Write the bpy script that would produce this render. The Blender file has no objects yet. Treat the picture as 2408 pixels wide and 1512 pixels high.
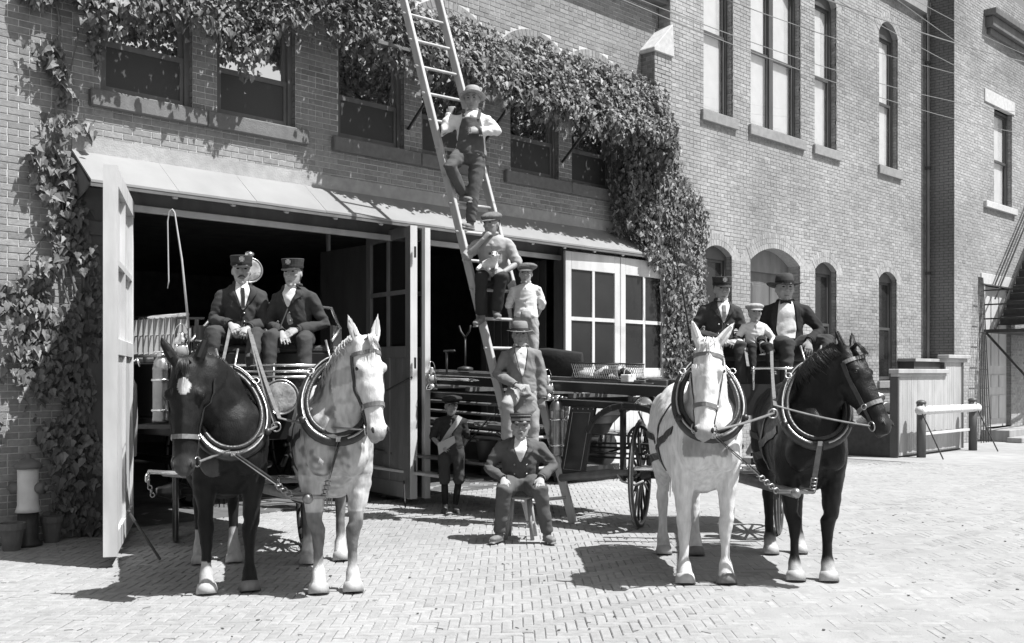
import bpy, bmesh, math, random
from mathutils import Vector, Matrix, Quaternion, noise
from mathutils.bvhtree import BVHTree
V = Vector
sc = bpy.context.scene
COL = sc.collection
R = random.Random(11)
TH = math.radians(45.5); CS, SN = math.cos(TH), math.sin(TH)
CAM_D, CAM_H = 10.7, 1.68
# ---------------- camera, sky, sun, exposure ----------------
cd = bpy.data.cameras.new('camera'); cam = bpy.data.objects.new('camera', cd); COL.objects.link(cam)
cam.location = (0, -CAM_D, CAM_H)
cam.rotation_euler = (math.radians(90), 0, -(math.radians(90) - math.atan2(CS, SN)))
cd.sensor_width = 36; cd.lens = 36.7; cd.shift_y = 0.0498; cd.clip_end = 3000; cd.clip_start = .05
sc.camera = cam
SUN_EL = math.radians(61.5); SUN_H = V((.395, -.918, 0)).normalized()
SUN = V((SUN_H.x * math.cos(SUN_EL), SUN_H.y * math.cos(SUN_EL), math.sin(SUN_EL)))
wd = bpy.data.worlds.new('World'); sc.world = wd; wd.use_nodes = True
nt = wd.node_tree; bg = nt.nodes['Background']
sk = nt.nodes.new('ShaderNodeTexSky'); sk.sky_type = 'NISHITA'; sk.sun_disc = False
sk.sun_elevation = SUN_EL; sk.sun_rotation = math.atan2(SUN_H.x, SUN_H.y); sk.air_density = 1.3; sk.dust_density = 2.5
bw = nt.nodes.new('ShaderNodeRGBToBW')          # black-and-white picture: the sky's light has no colour
nt.links.new(sk.outputs[0], bw.inputs[0]); nt.links.new(bw.outputs[0], bg.inputs[0]); bg.inputs[1].default_value = .072
sl = bpy.data.lights.new('sun', 'SUN'); sl.energy = 5.0; sl.angle = math.radians(.53); sl.color = (1, 1, 1)
so = bpy.data.objects.new('sun', sl); COL.objects.link(so)
so.rotation_euler = SUN.to_track_quat('Z', 'Y').to_euler()
sc.view_settings.view_transform = 'Standard'; sc.view_settings.look = 'None'
sc.view_settings.gamma = 1; sc.view_settings.exposure = .72; sc.view_settings.use_curve_mapping = False
sc.cycles.max_bounces = 6; sc.cycles.diffuse_bounces = 3; sc.cycles.use_denoising = True

# ---------------- helpers ----------------
def P(lat, dep, h=0.0):
    """ground-plan point: metres right of, in front of and above a spot below the tripod"""
    return V((lat * CS + dep * SN, -CAM_D - lat * SN + dep * CS, h))
def Dv(lat, dep, h=0.0):
    return V((lat * CS + dep * SN, -lat * SN + dep * CS, h))
def seen(p, m=.06):
    q = p - V((0, -CAM_D, CAM_H)); lat = q.x * CS - q.y * SN; dep = q.x * SN + q.y * CS
    if dep < .5: return 0
    u = 2454 * lat / dep / 2408; v = -2454 * q.z / dep / 1512
    if abs(u) > .5 + m or v < -876 / 1512 - m or v > 636 / 1512 + m: return 0
    return 1 / dep
def tag(o, label=None, cat=None, group=None, kind=None):
    if label: o['label'] = label
    if cat: o['category'] = cat
    if group: o['group'] = group
    if kind: o['kind'] = kind
    return o
def empty(name, loc=(0, 0, 0), rz=0.0, label=None, cat=None, group=None, kind=None, rot=None):
    o = bpy.data.objects.new(name, None); COL.objects.link(o); o.empty_display_size = .2
    o.location = loc; o.rotation_euler = rot if rot else (0, 0, rz)
    return tag(o, label, cat, group, kind)
def adopt(o, parent, world=True):
    """world=True: the mesh is written in world coordinates"""
    if parent is None: return o
    o.parent = parent
    if world and parent.type == 'EMPTY': o.matrix_parent_inverse = parent.matrix_basis.inverted()
    return o
def link(me, name, parent=None, world=True, kind=None):
    o = bpy.data.objects.new(name, me); COL.objects.link(o); adopt(o, parent, world)
    if kind: o['kind'] = kind
    return o
class MB:
    def __init__(s): s.v = []; s.f = []; s.t = []; s.tone = 1.0
    def add(s, vs, fs):
        n = len(s.v); s.v += [tuple(p) for p in vs]
        for f in fs: s.f.append(tuple(i + n for i in f)); s.t.append(s.tone)
    def quad(s, a, b, c, d): s.add((a, b, c, d), ((0, 1, 2, 3),))
    def box(s, c, d, M=None):
        x, y, z = d[0] / 2, d[1] / 2, d[2] / 2
        vs = [V((i * x, j * y, k * z)) for k in (-1, 1) for j in (-1, 1) for i in (-1, 1)]
        if M: vs = [M @ p for p in vs]
        c = V(c)
        s.add([p + c for p in vs], ((0, 2, 3, 1), (4, 5, 7, 6), (0, 1, 5, 4), (2, 6, 7, 3), (0, 4, 6, 2), (1, 3, 7, 5)))
    def bx(s, x0, x1, y0, y1, z0, z1): s.box(((x0 + x1) / 2, (y0 + y1) / 2, (z0 + z1) / 2), (x1 - x0, y1 - y0, z1 - z0))
    def bar(s, a, b, w, t, up=(0, 0, 1)):
        a, b = V(a), V(b); d = b - a; L = d.length
        if L < 1e-6: return
        x = d / L; y = V(up).cross(x)
        if y.length < 1e-4: y = V((1, 0, 0)).cross(x) if abs(x.x) < .9 else V((0, 1, 0)).cross(x)
        y.normalize(); z = x.cross(y)
        s.box((a + b) / 2, (L, w, t), Matrix((x, y, z)).transposed())
    def tube(s, pts, r, n=8, caps=True, up=None, squash=None, closed=False):
        """swept ring; r number or list; squash = (side, up) factors per ring"""
        pts = [V(p) for p in pts]; m = len(pts)
        if not hasattr(r, '__len__'): r = [r] * m
        ref = V(up) if up else None; rings = []; base = len(s.v); px = None
        for i, p in enumerate(pts):
            if closed: d = pts[(i + 1) % m] - pts[i - 1]
            else: d = pts[min(i + 1, m - 1)] - pts[max(i - 1, 0)]
            if d.length < 1e-9: d = V((0, 0, 1))
            d.normalize()
            if ref is None: ref = V((0, 0, 1)) if abs(d.z) < .9 else V((1, 0, 0))
            if px is None or up: x = ref.cross(d)
            else: x = px - d * px.dot(d)
            if x.length < 1e-5: x = V((1, 0, 0)).cross(d)
            x.normalize(); px = x; y = d.cross(x)
            q = r[i]
            rx, ry = (q if hasattr(q, '__len__') else (q, q))
            if squash: rx *= squash[0]; ry *= squash[1]
            for k in range(n):
                a = 2 * math.pi * k / n
                s.v.append(tuple(p + x * (math.cos(a) * rx) + y * (math.sin(a) * ry)))
        last = m if closed else m - 1
        for i in range(last):
            j = (i + 1) % m
            for k in range(n):
                l = (k + 1) % n
                s.f.append((base + i * n + k, base + i * n + l, base + j * n + l, base + j * n + k)); s.t.append(s.tone)
        if caps and not closed:
            s.f.append(tuple(base + k for k in reversed(range(n)))); s.t.append(s.tone)
            s.f.append(tuple(base + (m - 1) * n + k for k in range(n))); s.t.append(s.tone)
    def ball(s, c, r, n=10, m=7, M=None):
        c = V(c); r = r if hasattr(r, '__len__') else (r, r, r)
        vs = []
        for i in range(1, m):
            a = math.pi * i / m
            for k in range(n):
                b = 2 * math.pi * k / n
                vs.append(V((r[0] * math.sin(a) * math.cos(b), r[1] * math.sin(a) * math.sin(b), r[2] * math.cos(a))))
        vs += [V((0, 0, r[2])), V((0, 0, -r[2]))]
        fs = []
        for i in range(m - 2):
            for k in range(n):
                l = (k + 1) % n; fs.append((i * n + k, (i + 1) * n + k, (i + 1) * n + l, i * n + l))
        T = (m - 1) * n
        for k in range(n):
            l = (k + 1) % n; fs.append((T, k, l)); fs.append((T + 1, (m - 2) * n + l, (m - 2) * n + k))
        s.add([(M @ p if M else p) + c for p in vs], fs)
    def lathe(s, prof, c=(0, 0, 0), n=14, M=None, cap=True):
        c = V(c); vs = []; fs = []
        for (rr, z) in prof:
            for k in range(n):
                a = 2 * math.pi * k / n; vs.append(V((rr * math.cos(a), rr * math.sin(a), z)))
        for i in range(len(prof) - 1):
            for k in range(n):
                l = (k + 1) % n; fs.append((i * n + k, i * n + l, (i + 1) * n + l, (i + 1) * n + k))
        if cap:
            fs.append(tuple(reversed(range(n)))); fs.append(tuple((len(prof) - 1) * n + k for k in range(n)))
        s.add([(M @ p if M else p) + c for p in vs], fs)
    def prism(s, poly, off):
        """closed polygon of world points pushed along off"""
        off = V(off); n = len(poly); a = [V(p) for p in poly]; b = [p + off for p in a]
        fs = [tuple(reversed(range(n))), tuple(range(n, 2 * n))]
        for k in range(n): fs.append((k, (k + 1) % n, n + (k + 1) % n, n + k))
        s.add(a + b, fs)
    def mesh(s, name, m=None, smooth=False, tone=False):
        me = bpy.data.meshes.new(name); me.from_pydata(s.v, [], s.f)
        if m: me.materials.append(m)
        if tone:
            at = me.attributes.new('tone', 'FLOAT', 'FACE'); at.data.foreach_set('value', s.t)
        if smooth: me.shade_smooth()
        return me
    def build(s, name, m, parent=None, smooth=False, world=True, tone=False, kind=None, bevel=0):
        me = s.mesh(name, m, smooth, tone)
        if bevel:
            bm = bmesh.new(); bm.from_mesh(me)
            bmesh.ops.bevel(bm, geom=[e for e in bm.edges if e.is_manifold], offset=bevel, segments=1, affect='EDGES', clamp_overlap=True)
            bm.to_mesh(me); bm.free()
        return link(me, name, parent, world, kind)

MATS = {}
def mat(name, v, rough=.75, var=.12, vs=6.0, bump=0.0, bs=60.0, metal=0.0, spec=.5, tone=False, st=(1, 1, 1), det=5.0, pos=False, stain=0.0, ss=.7, alpha=None):
    if name in MATS: return MATS[name]
    m = bpy.data.materials.new(name); m.use_nodes = True; n = m.node_tree; MATS[name] = m
    b = n.nodes['Principled BSDF']; L = n.links.new
    b.inputs['Roughness'].default_value = rough; b.inputs['Metallic'].default_value = metal
    b.inputs['Specular IOR Level'].default_value = spec
    if pos: co = n.nodes.new('ShaderNodeNewGeometry').outputs['Position']
    else: co = n.nodes.new('ShaderNodeTexCoord').outputs['Object']
    mp = n.nodes.new('ShaderNodeMapping'); mp.inputs['Scale'].default_value = st; L(co, mp.inputs[0])
    def nz(scale, d, src):
        t = n.nodes.new('ShaderNodeTexNoise'); t.inputs['Scale'].default_value = scale; t.inputs['Detail'].default_value = d
        L(src, t.inputs['Vector']); return t.outputs['Fac']
    def rng(src, lo, hi, a=.3, c=.7):
        t = n.nodes.new('ShaderNodeMapRange'); t.inputs['From Min'].default_value = a; t.inputs['From Max'].default_value = c
        t.inputs['To Min'].default_value = lo; t.inputs['To Max'].default_value = hi; L(src, t.inputs['Value']); return t.outputs['Result']
    def mul(a, c):
        t = n.nodes.new('ShaderNodeMath'); t.operation = 'MULTIPLY'
        for k, q in enumerate((a, c)):
            if isinstance(q, (int, float)): t.inputs[k].default_value = q
            else: L(q, t.inputs[k])
        return t.outputs[0]
    out = rng(nz(vs, det, mp.outputs[0]), v * (1 - var), v * (1 + var))
    if stain: out = mul(out, rng(nz(ss, 4, co), 1 - stain, 1 + stain * .6))
    if tone:
        a = n.nodes.new('ShaderNodeAttribute'); a.attribute_name = 'tone'; out = mul(out, a.outputs['Fac'])
    L(out, b.inputs['Base Color'])
    if bump:
        bp = n.nodes.new('ShaderNodeBump'); bp.inputs['Strength'].default_value = min(1, bump); bp.inputs['Distance'].default_value = .012 * max(1, bump)
        L(nz(bs, 4, mp.outputs[0]), bp.inputs['Height']); L(bp.outputs[0], b.inputs['Normal'])
    return m

def fuse(mb, voxel, smooth=4, fac=.5):
    """one continuous skin over overlapping closed solids"""
    me = mb.mesh('tmp'); o = bpy.data.objects.new('tmp', me); COL.objects.link(o)
    bm = bmesh.new(); bm.from_mesh(me); bmesh.ops.recalc_face_normals(bm, faces=bm.faces); bm.to_mesh(me); bm.free()
    r = o.modifiers.new('r', 'REMESH'); r.mode = 'VOXEL'; r.voxel_size = voxel; r.use_smooth_shade = True
    if smooth:
        q = o.modifiers.new('s', 'SMOOTH'); q.factor = fac; q.iterations = smooth
    dg = bpy.context.evaluated_depsgraph_get(); out = bpy.data.meshes.new_from_object(o.evaluated_get(dg))
    bpy.data.objects.remove(o); bpy.data.meshes.remove(me)
    out.shade_smooth(); return out
def bvh_of(me): return BVHTree.FromPolygons([v.co.copy() for v in me.vertices], [tuple(p.vertices) for p in me.polygons])
def tone_pts(me, fn):
    at = me.attributes.new('tone', 'FLOAT', 'POINT'); at.data.foreach_set('value', [fn(v.co) for v in me.vertices])
def ridge(me, amp, sc_, fn=None, seed=0.0):
    """push verts along their normals by a noise"""
    nr = [v.normal.copy() for v in me.vertices]
    for v, q in zip(me.vertices, nr):
        c = v.co * sc_ + V((seed, seed, 0)); a = amp * (fn(v.co) if fn else 1)
        v.co += q * (a * (noise.noise(c) + .5 * noise.noise(c * 2.3)))
# ======================= materials =======================
M_brick = mat('brick_clay', .25, .85, .16, 22, .35, 90, tone=True, pos=True, stain=.16, ss=.9)
M_mortar = mat('lime_mortar', .60, .95, .2, 18, .4, 120, pos=True, stain=.15)
M_brickR = mat('old_brick_clay', .315, .88, .16, 22, .3, 90, tone=True, pos=True, stain=.3, ss=.45)
M_mortarR = mat('old_mortar', .35, .95, .2, 18, .4, 120, pos=True, stain=.2)
M_paver = mat('paving_brick', .29, .9, .14, 16, .3, 80, tone=True, pos=True, stain=.12, ss=.5)
M_sand = mat('joint_sand', .2, .98, .25, 25, .4, 150, pos=True)
M_dust = mat('dusty_ground', .29, .97, .12, 3, .3, 60, pos=True, stain=.12, ss=.4)
M_white = mat('white_paint', .56, .55, .12, 7, .12, 50, st=(1, 1, .2), stain=.14, ss=1.6)
M_pale = mat('pale_paint', .58, .6, .1, 6, .15, 60, st=(1, 1, .3), stain=.1)
M_dark = mat('dark_paint', .075, .5, .2, 6, .12, 60, st=(1, 1, .3))
M_brown = mat('brown_paint', .13, .55, .2, 6, .15, 60, st=(1, 1, .3))
M_brownL = mat('worn_brown_paint', .19, .55, .2, 6, .15, 60, st=(1, 1, .3))
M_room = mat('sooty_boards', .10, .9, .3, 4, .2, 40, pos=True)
M_tin = mat('tin_sheet', .25, .5, .07, 3, .1, 25, stain=.1)
M_cement = mat('cement_band', .36, .9, .15, 8, .4, 60, pos=True, stain=.2)
M_stone = mat('brownstone', .15, .85, .14, 12, .4, 70, pos=True, stain=.15)
M_stoneG = mat('grey_sandstone', .27, .85, .14, 12, .4, 70, pos=True, stain=.15)
M_stoneL = mat('limestone', .5, .85, .12, 12, .3, 70, pos=True, stain=.1)
M_iron = mat('black_iron', .03, .45, .3, 12, .15, 60)
M_glass = mat('window_glass', .95, .03, .03, 2, .02, 3, metal=1.0)

def clear_glass():
    m = bpy.data.materials.new('clear_glass'); m.use_nodes = True; n = m.node_tree; n.nodes.remove(n.nodes['Principled BSDF'])
    t = n.nodes.new('ShaderNodeBsdfTransparent'); g_ = n.nodes.new('ShaderNodeBsdfGlossy'); g_.inputs['Roughness'].default_value = .02; mx = n.nodes.new('ShaderNodeMixShader'); mx.inputs[0].default_value = .34
    n.links.new(t.outputs[0], mx.inputs[1]); n.links.new(g_.outputs[0], mx.inputs[2]); n.links.new(mx.outputs[0], n.nodes['Material Output'].inputs[0]); return m
M_clear = clear_glass()
M_glassD = mat('dull_glass', .025, .12, .2, 2, .05, 3, spec=.5)
M_screen = mat('wire_screen', .05, .6, .25, 300, .1, 400)
M_glareblind = mat('glare_cloth', .78, .9, .05, 5)  # white blind added behind panes to imitate a bright sky reflection
M_wood = mat('bare_wood', .30, .7, .2, 9, .3, 60, st=(1, 1, .12))
M_woodL = mat('light_wood', .42, .65, .16, 9, .3, 60, st=(1, 1, .12))
M_drab = mat('drab_paint', .40, .7, .12, 6, .2, 60, st=(1, 1, .3), stain=.15)
M_clay = mat('clay_pot', .13, .85, .15, 10, .2, 80)

def smooth_(a, b, x): t = min(1, max(0, (x - a) / (b - a))); return t * t * (3 - 2 * t)
# ======================= ground =======================
g = MB(); g.quad((-60, -60, -.012), (90, -60, -.012), (90, 30, -.012), (-60, 30, -.012))
street = g.build('street', M_sand, None); tag(street, 'pale brick-paved street in front of the fire station', kind='structure')
g = MB(); g.quad((19.2, -9, -.004), (60, -9, -.004), (60, 2, -.004), (19.2, 2, -.004))
path = g.build('footpath', M_dust, None); tag(path, 'bare dusty footpath by the cellar hatch', kind='structure')
def paver_shape(mb, L, W, drop=.02):
    c = .006; x, y = L / 2, W / 2
    vs = [(-x, -y, -drop), (x, -y, -drop), (x, y, -drop), (-x, y, -drop), (-x, -y, -c), (x, -y, -c), (x, y, -c), (-x, y, -c),
          (-x + c, -y + c, 0), (x - c, -y + c, 0), (x - c, y - c, 0), (-x + c, y - c, 0)]
    fs = [(8, 9, 10, 11)] + [(4 + i, 4 + (i + 1) % 4, 8 + (i + 1) % 4, 8 + i) for i in range(4)] + [(i, (i + 1) % 4, 4 + (i + 1) % 4, 4 + i) for i in range(4)]
    return vs, fs
pw, pl = .071, .213
pav = []
for i in range(-95, 150):
    for j in range(62, 275):
        t = (i - j) % 6
        if t == 0: c, horiz = ((i + 1.5) * pw, (j + .5) * pw), True
        elif t == 5: c, horiz = ((i + .5) * pw, (j + 1.5) * pw), False
        else: continue
        if c[1] < 5.6: continue
        p = P(c[0], c[1])
        if p.y > -.02 and not (4.95 < p.x < 11.9 and p.y < 1.2): continue
        if p.x > 19.2 or p.y > -.26 and p.x > 14.3: continue
        s_ = seen(p, .03)
        if s_ and p.y > -11: pav.append((s_, p, horiz))
pav.sort(key=lambda q: -q[0])
pv = [MB() for _ in range(10)]; pmesh = []
for k, m_ in enumerate(pv):
    m_.tone = .93 + .016 * k; m_.add(*paver_shape(m_, pl - .005, pw - .007)); pmesh.append(m_.mesh('paving_brick', M_paver, tone=True))
stuff = MB(); vs0, fs0 = paver_shape(stuff, pl - .005, pw - .007)
az = math.atan2(-SN, CS)
for n_, (s_, p, hz) in enumerate(pav):
    a = az + (0 if hz else math.pi / 2); zz = R.gauss(0, .0016); tx, ty = R.gauss(0, .012), R.gauss(0, .012)
    if n_ < 300:
        o = link(R.choice(pmesh), 'paving_brick', street); o.location = (p.x, p.y, zz); o.rotation_euler = (tx, ty, a)
    else:
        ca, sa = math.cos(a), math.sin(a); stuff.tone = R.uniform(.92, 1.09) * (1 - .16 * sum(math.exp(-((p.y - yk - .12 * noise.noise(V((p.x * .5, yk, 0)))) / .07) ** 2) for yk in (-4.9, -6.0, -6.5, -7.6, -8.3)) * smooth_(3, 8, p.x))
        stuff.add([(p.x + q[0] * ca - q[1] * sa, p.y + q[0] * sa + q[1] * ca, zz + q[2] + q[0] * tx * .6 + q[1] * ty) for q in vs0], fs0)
du = MB(); nx, ny = 60, 30
gv = []
for a in range(nx + 1):
    for c_ in range(ny + 1):
        p = P(-1 + 17 * a / nx, 6.0 + 13 * c_ / ny); f = smooth_(.2, 1.6, (p.x * CS - (p.y + CAM_D) * SN) * .75 + .5 * noise.noise(V((p.x * .6, p.y * .6, 2))) + .25 * noise.noise(V((p.x * 2, p.y * 2, 7)))); gv.append((p.x, p.y, -.011 + .0105 * f))
for a in range(nx):
    for c_ in range(ny): k_ = a * (ny + 1) + c_; du.f.append((k_, k_ + ny + 1, k_ + ny + 2, k_ + 1)); du.t.append(1)
du.v = gv; tag(du.build('street_dust', M_dust, None, True), 'pale dust filling the joints of the street paving', kind='structure')
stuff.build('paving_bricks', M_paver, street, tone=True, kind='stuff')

# ======================= brick walls =======================
def half_at(op, z, t=0):
    """half width of an opening (with an arched head of given rise) at height z"""
    x0, x1, z0, z1, rise = op; hw = (x1 - x0) / 2
    if z < z0: return None
    if z <= z1: return hw
    if rise <= 0: return None
    Rr = (hw * hw + rise * rise) / (2 * rise); cz = z1 + rise - Rr; q = (Rr + t) ** 2 - (z - cz) ** 2
    return math.sqrt(q) if q > 0 else None
def spans(L0, L1, ops, za, zb, t=0.0):
    out = [(L0, L1)]
    for op in ops:
        c = (op[0] + op[1]) / 2; h = [half_at(op, z, t if z > op[3] else 0) for z in (za + .004, (za + zb) / 2, zb - .004)]
        h = [q for q in h if q is not None]
        if not h: continue
        a, b = c - max(h), c + max(h); nx = []
        for (p, q) in out:
            if b <= p or a >= q: nx.append((p, q)); continue
            if a - p > .01: nx.append((p, a))
            if q - b > .01: nx.append((b, q))
        out = nx
    return out
def brick_face(parent, org, u, L0, L1, z0, z1, ops, mb_brick, mb_mortar, course=.068, bl=.213, hdr=6, near=None, tmean=1.0, tvar=.1, back=.006, ph=0):
    """courses of real bricks on a face that starts at org and runs along u; outward is to the right hand of u"""
    org, u = V(org), V(u); n = V((u.y, -u.x, 0)); k = 0; z = z0
    pt = lambda x, d, zz: org + u * x + n * d + V((0, 0, zz))
    while z < z1 - .02:
        zb = min(z + course, z1)
        for (a, b) in spans(L0, L1, ops, z, zb, .0):
            mb_mortar.quad(pt(a, -back, z), pt(b, -back, z), pt(b, -back, zb), pt(a, -back, zb))
        for (a, b) in spans(L0, L1, ops, z, zb, .22):
            st = bl / 2 if (k % hdr) == (hdr - 1) else bl
            off = (k % 2) * st / 2 + ph + (.05 if st < bl else 0)
            x = math.floor((a - off) / st) * st + off
            while x < b - .02:
                p, q = max(x, a), min(x + st, b); x += st
                if q - p < .03: continue
                j = .0045; pr = R.gauss(.001, .0012); tn = max(.55, R.gauss(tmean, tvar)); dz = R.gauss(0, .0008)
                c = pt((p + q) / 2, 0, (z + zb) / 2)
                sz = (q - p - 2 * j, zb - z - 2 * j)
                if near is not None and abs(q - p - st) < .001 and seen(c, 0) and not (4.5 < c.x < 13.9 and c.z < 4.1): near.append((seen(c, 0), c + n * pr, sz, tn, u.copy(), mb_brick)); continue
                one_brick(mb_brick, c + n * pr, u, n, sz, tn, dz)
        z += course; k += 1
def brick_verts(sz, dep=.03):
    w, h = sz[0] / 2, sz[1] / 2; e = .003
    vs = [(-w, -dep, -h), (w, -dep, -h), (w, -dep, h), (-w, -dep, h), (-w, -e, -h), (w, -e, -h), (w, -e, h), (-w, -e, h),
          (-w + e, 0, -h + e), (w - e, 0, -h + e), (w - e, 0, h - e), (-w + e, 0, h - e)]
    fs = [(8, 9, 10, 11)] + [(4 + i, 4 + (i + 1) % 4, 8 + (i + 1) % 4, 8 + i) for i in range(4)] + [(i, (i + 1) % 4, 4 + (i + 1) % 4, 4 + i) for i in range(4)]
    return vs, fs
def one_brick(mb, c, u, n, sz, tn, dz=0):
    vs, fs = brick_verts(sz); mb.tone = tn
    mb.add([c + u * q[0] + n * q[1] + V((0, 0, q[2] + dz)) for q in vs], fs)
def split_near(near, parent, mtl, limit=300):
    near.sort(key=lambda q: -q[0]); cache = {}
    for i, (s_, c, sz, tn, u, mb) in enumerate(near):
        n = V((u.y, -u.x, 0))
        if i >= limit: one_brick(mb, c, u, n, sz, tn); continue
        key = (round(sz[0], 2), round(tn * 12))
        if key not in cache:
            t = MB(); t.tone = round(tn * 12) / 12; bv, bf = brick_verts(sz); t.add([(q[0], -q[1], q[2]) for q in bv], [tuple(reversed(f)) for f in bf]); cache[key] = t.mesh('brick', mtl, tone=True)
        o = link(cache[key], 'brick', parent); o.location = c
        o.rotation_euler = (0, 0, math.atan2(u.y, u.x) + 0)
def voussoirs(mb, mo, y, op, t=.22, rings=2, tone=1.0):
    """arch rings of bricks on edge over an opening"""
    x0, x1, z0, z1, rise = op; hw = (x1 - x0) / 2; c = (x0 + x1) / 2
    Rr = (hw * hw + rise * rise) / (2 * rise); cz = z1 + rise - Rr; a1 = math.asin(min(1, hw / Rr)); rt = t / rings
    if Rr - rise < -.01: a1 = math.pi - a1
    for r in range(rings):
        r0, r1 = Rr + r * rt + .003, Rr + (r + 1) * rt - .004; n = max(5, int(2 * a1 * r0 / .075))
        for i in range(n):
            g = .004 / r0; b0, b1 = -a1 + 2 * a1 * i / n + g, -a1 + 2 * a1 * (i + 1) / n - g; mb.tone = max(.6, R.gauss(tone, .1)); f = y - R.uniform(0, .003)
            q = [(c + r_ * math.sin(b), cz + r_ * math.cos(b)) for r_, b in ((r0, b0), (r1, b0), (r1, b1), (r0, b1))]
            mb.prism([(p[0], f, p[1]) for p in q], (0, .03, 0))
    n = 24
    for i in range(n):
        b0, b1 = -a1 + 2 * a1 * i / n, -a1 + 2 * a1 * (i + 1) / n
        q = [V((c + r_ * math.sin(b), y + .0065, cz + r_ * math.cos(b))) for r_, b in ((Rr, b0), (Rr, b1), (Rr + t, b1), (Rr + t, b0))]
        mo.quad(*q)
def jamb_returns(mb, y, op, dep, tone=.95):
    """brick returns round an opening, in courses"""
    x0, x1, z0, z1, rise = op; z = z0
    while z < z1:
        zb = min(z + .068, z1)
        for sx, x in ((1, x0), (-1, x1)):
            mb.tone = max(.6, R.gauss(tone, .1)); d = R.uniform(.0, .004)
            mb.bx(min(x, x - sx * .1) + d * sx, max(x, x - sx * .1) + d * sx, y + .036, y + dep, z + .003, zb - .003)
        z += .068
    if rise > 0:
        hw = (x1 - x0) / 2; c = (x0 + x1) / 2; Rr = (hw * hw + rise * rise) / (2 * rise); cz = z1 + rise - Rr; a1 = math.asin(min(1, hw / Rr))
        for i in range(12):
            b0, b1 = -a1 + 2 * a1 * i / 12, -a1 + 2 * a1 * (i + 1) / 12; p = [(c + Rr * math.sin(b), cz + Rr * math.cos(b)) for b in (b0, b1)]
            mb.prism([(p[0][0], y + .031, p[0][1]), (p[1][0], y + .031, p[1][1]), (p[1][0], y + .031, p[1][1] + .1), (p[0][0], y + .031, p[0][1] + .1)], (0, dep - .031, 0))

# ======================= fire station =======================
station = empty('fire_station', (8, .2, 0), label='two-storey brick fire station with two wide open engine bays', cat='building')
OPS = [(a, b, 4.62, 6.38, .2) for a, b in ((4.76, 5.81), (6.11, 7.16), (7.79, 8.86), (9.16, 10.21), (10.86, 11.92), (12.22, 13.27))]
BAY = (4.88, 11.98, -.1, 3.62, 0)
bk, mo, near = MB(), MB(), []
brick_face(station, (0, 0, 0), (1, 0, 0), 0.0, 14.45, 0, 8.02, OPS + [BAY], bk, mo, near=near, tmean=1.0, tvar=.1)
for op in OPS: voussoirs(bk, mo, 0, op); jamb_returns(bk, 0, op, .13)
split_near(near, station, M_brick)
wall = mo.build('front_wall', M_mortar, station)
bk.build('bricks', M_brick, station, tone=True, kind='stuff')
# rooms behind the bays and the upper windows
b = MB()
def room(b, x0, x1, y0, y1, z0, z1):
    A = [(x0, y0), (x1, y0), (x1, y1), (x0, y1)]
    b.quad(*[(p[0], p[1], z0) for p in A]); b.quad(*[(p[0], p[1], z1) for p in A])
    b.quad((x0, y1, z0), (x1, y1, z0), (x1, y1, z1), (x0, y1, z1))
    b.quad((x0, y0, z0), (x0, y1, z0), (x0, y1, z1), (x0, y0, z1)); b.quad((x1, y0, z0), (x1, y1, z0), (x1, y1, z1), (x1, y0, z1))
room(b, 1.2, 14.3, .14, 13, .002, 4.1); room(b, .3, 14.35, .17, 6, 4.25, 7.6)
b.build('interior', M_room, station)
b = MB(); b.bx(-1, 14.44, -.3, .1, 8.0, 8.28); b.bx(-1, 14.44, -.2, .1, 7.9, 8.0); b.build('eaves', M_brown, station, bevel=.01)
b = MB(); b.add([(-1, -.34, 8.28), (14.44, -.34, 8.28), (14.44, 6, 10.4), (-1, 6, 10.4)], ((0, 1, 2, 3),)); b.add([(-1, -.34, 8.2), (14.44, -.34, 8.2), (14.44, 6, 10.3), (-1, 6, 10.3)], ((3, 2, 1, 0),)); b.build('roof', M_iron, station)
# timber in the bay mouth: lintel, rail, posts, boards on the inner side walls
b = MB(); b.bx(4.88, 11.98, .02, .3, 3.44, 3.63); b.build('lintel', M_brown, station, bevel=.008)
b = MB(); b.bx(4.88, 11.98, -.045, .02, 3.40, 3.47); b.build('door_track', M_pale, station, bevel=.006)
b = MB(); b.bx(4.56, 4.9, -.05, .12, 0, 3.6); b.bx(4.5, 4.94, -.075, -.052, 3.1, 3.25); b.bx(4.6, 4.84, -.07, -.052, .9, 3.0); b.build('door_post', M_brown, station, bevel=.008)
b = MB(); b.bx(8.8, 8.98, .02, .28, 0, 3.44); b.build('door_post', M_brown, station, bevel=.008)
b = MB(); b.bx(11.92, 12.1, -.06, .12, 0, 3.6); b.build('door_post', M_brown, station, bevel=.008)
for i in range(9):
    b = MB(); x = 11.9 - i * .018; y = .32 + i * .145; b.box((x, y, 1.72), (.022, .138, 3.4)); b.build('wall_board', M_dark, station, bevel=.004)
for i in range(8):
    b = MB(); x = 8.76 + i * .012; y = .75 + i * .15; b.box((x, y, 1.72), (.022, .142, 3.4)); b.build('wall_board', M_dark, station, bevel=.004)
for x in (11.2,): b = MB(); b.tube([(9.35, 2.4, 0), (9.35, 2.4, 4.1)], .035, 10); b.build('pole', M_pale, station, smooth=True)
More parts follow.
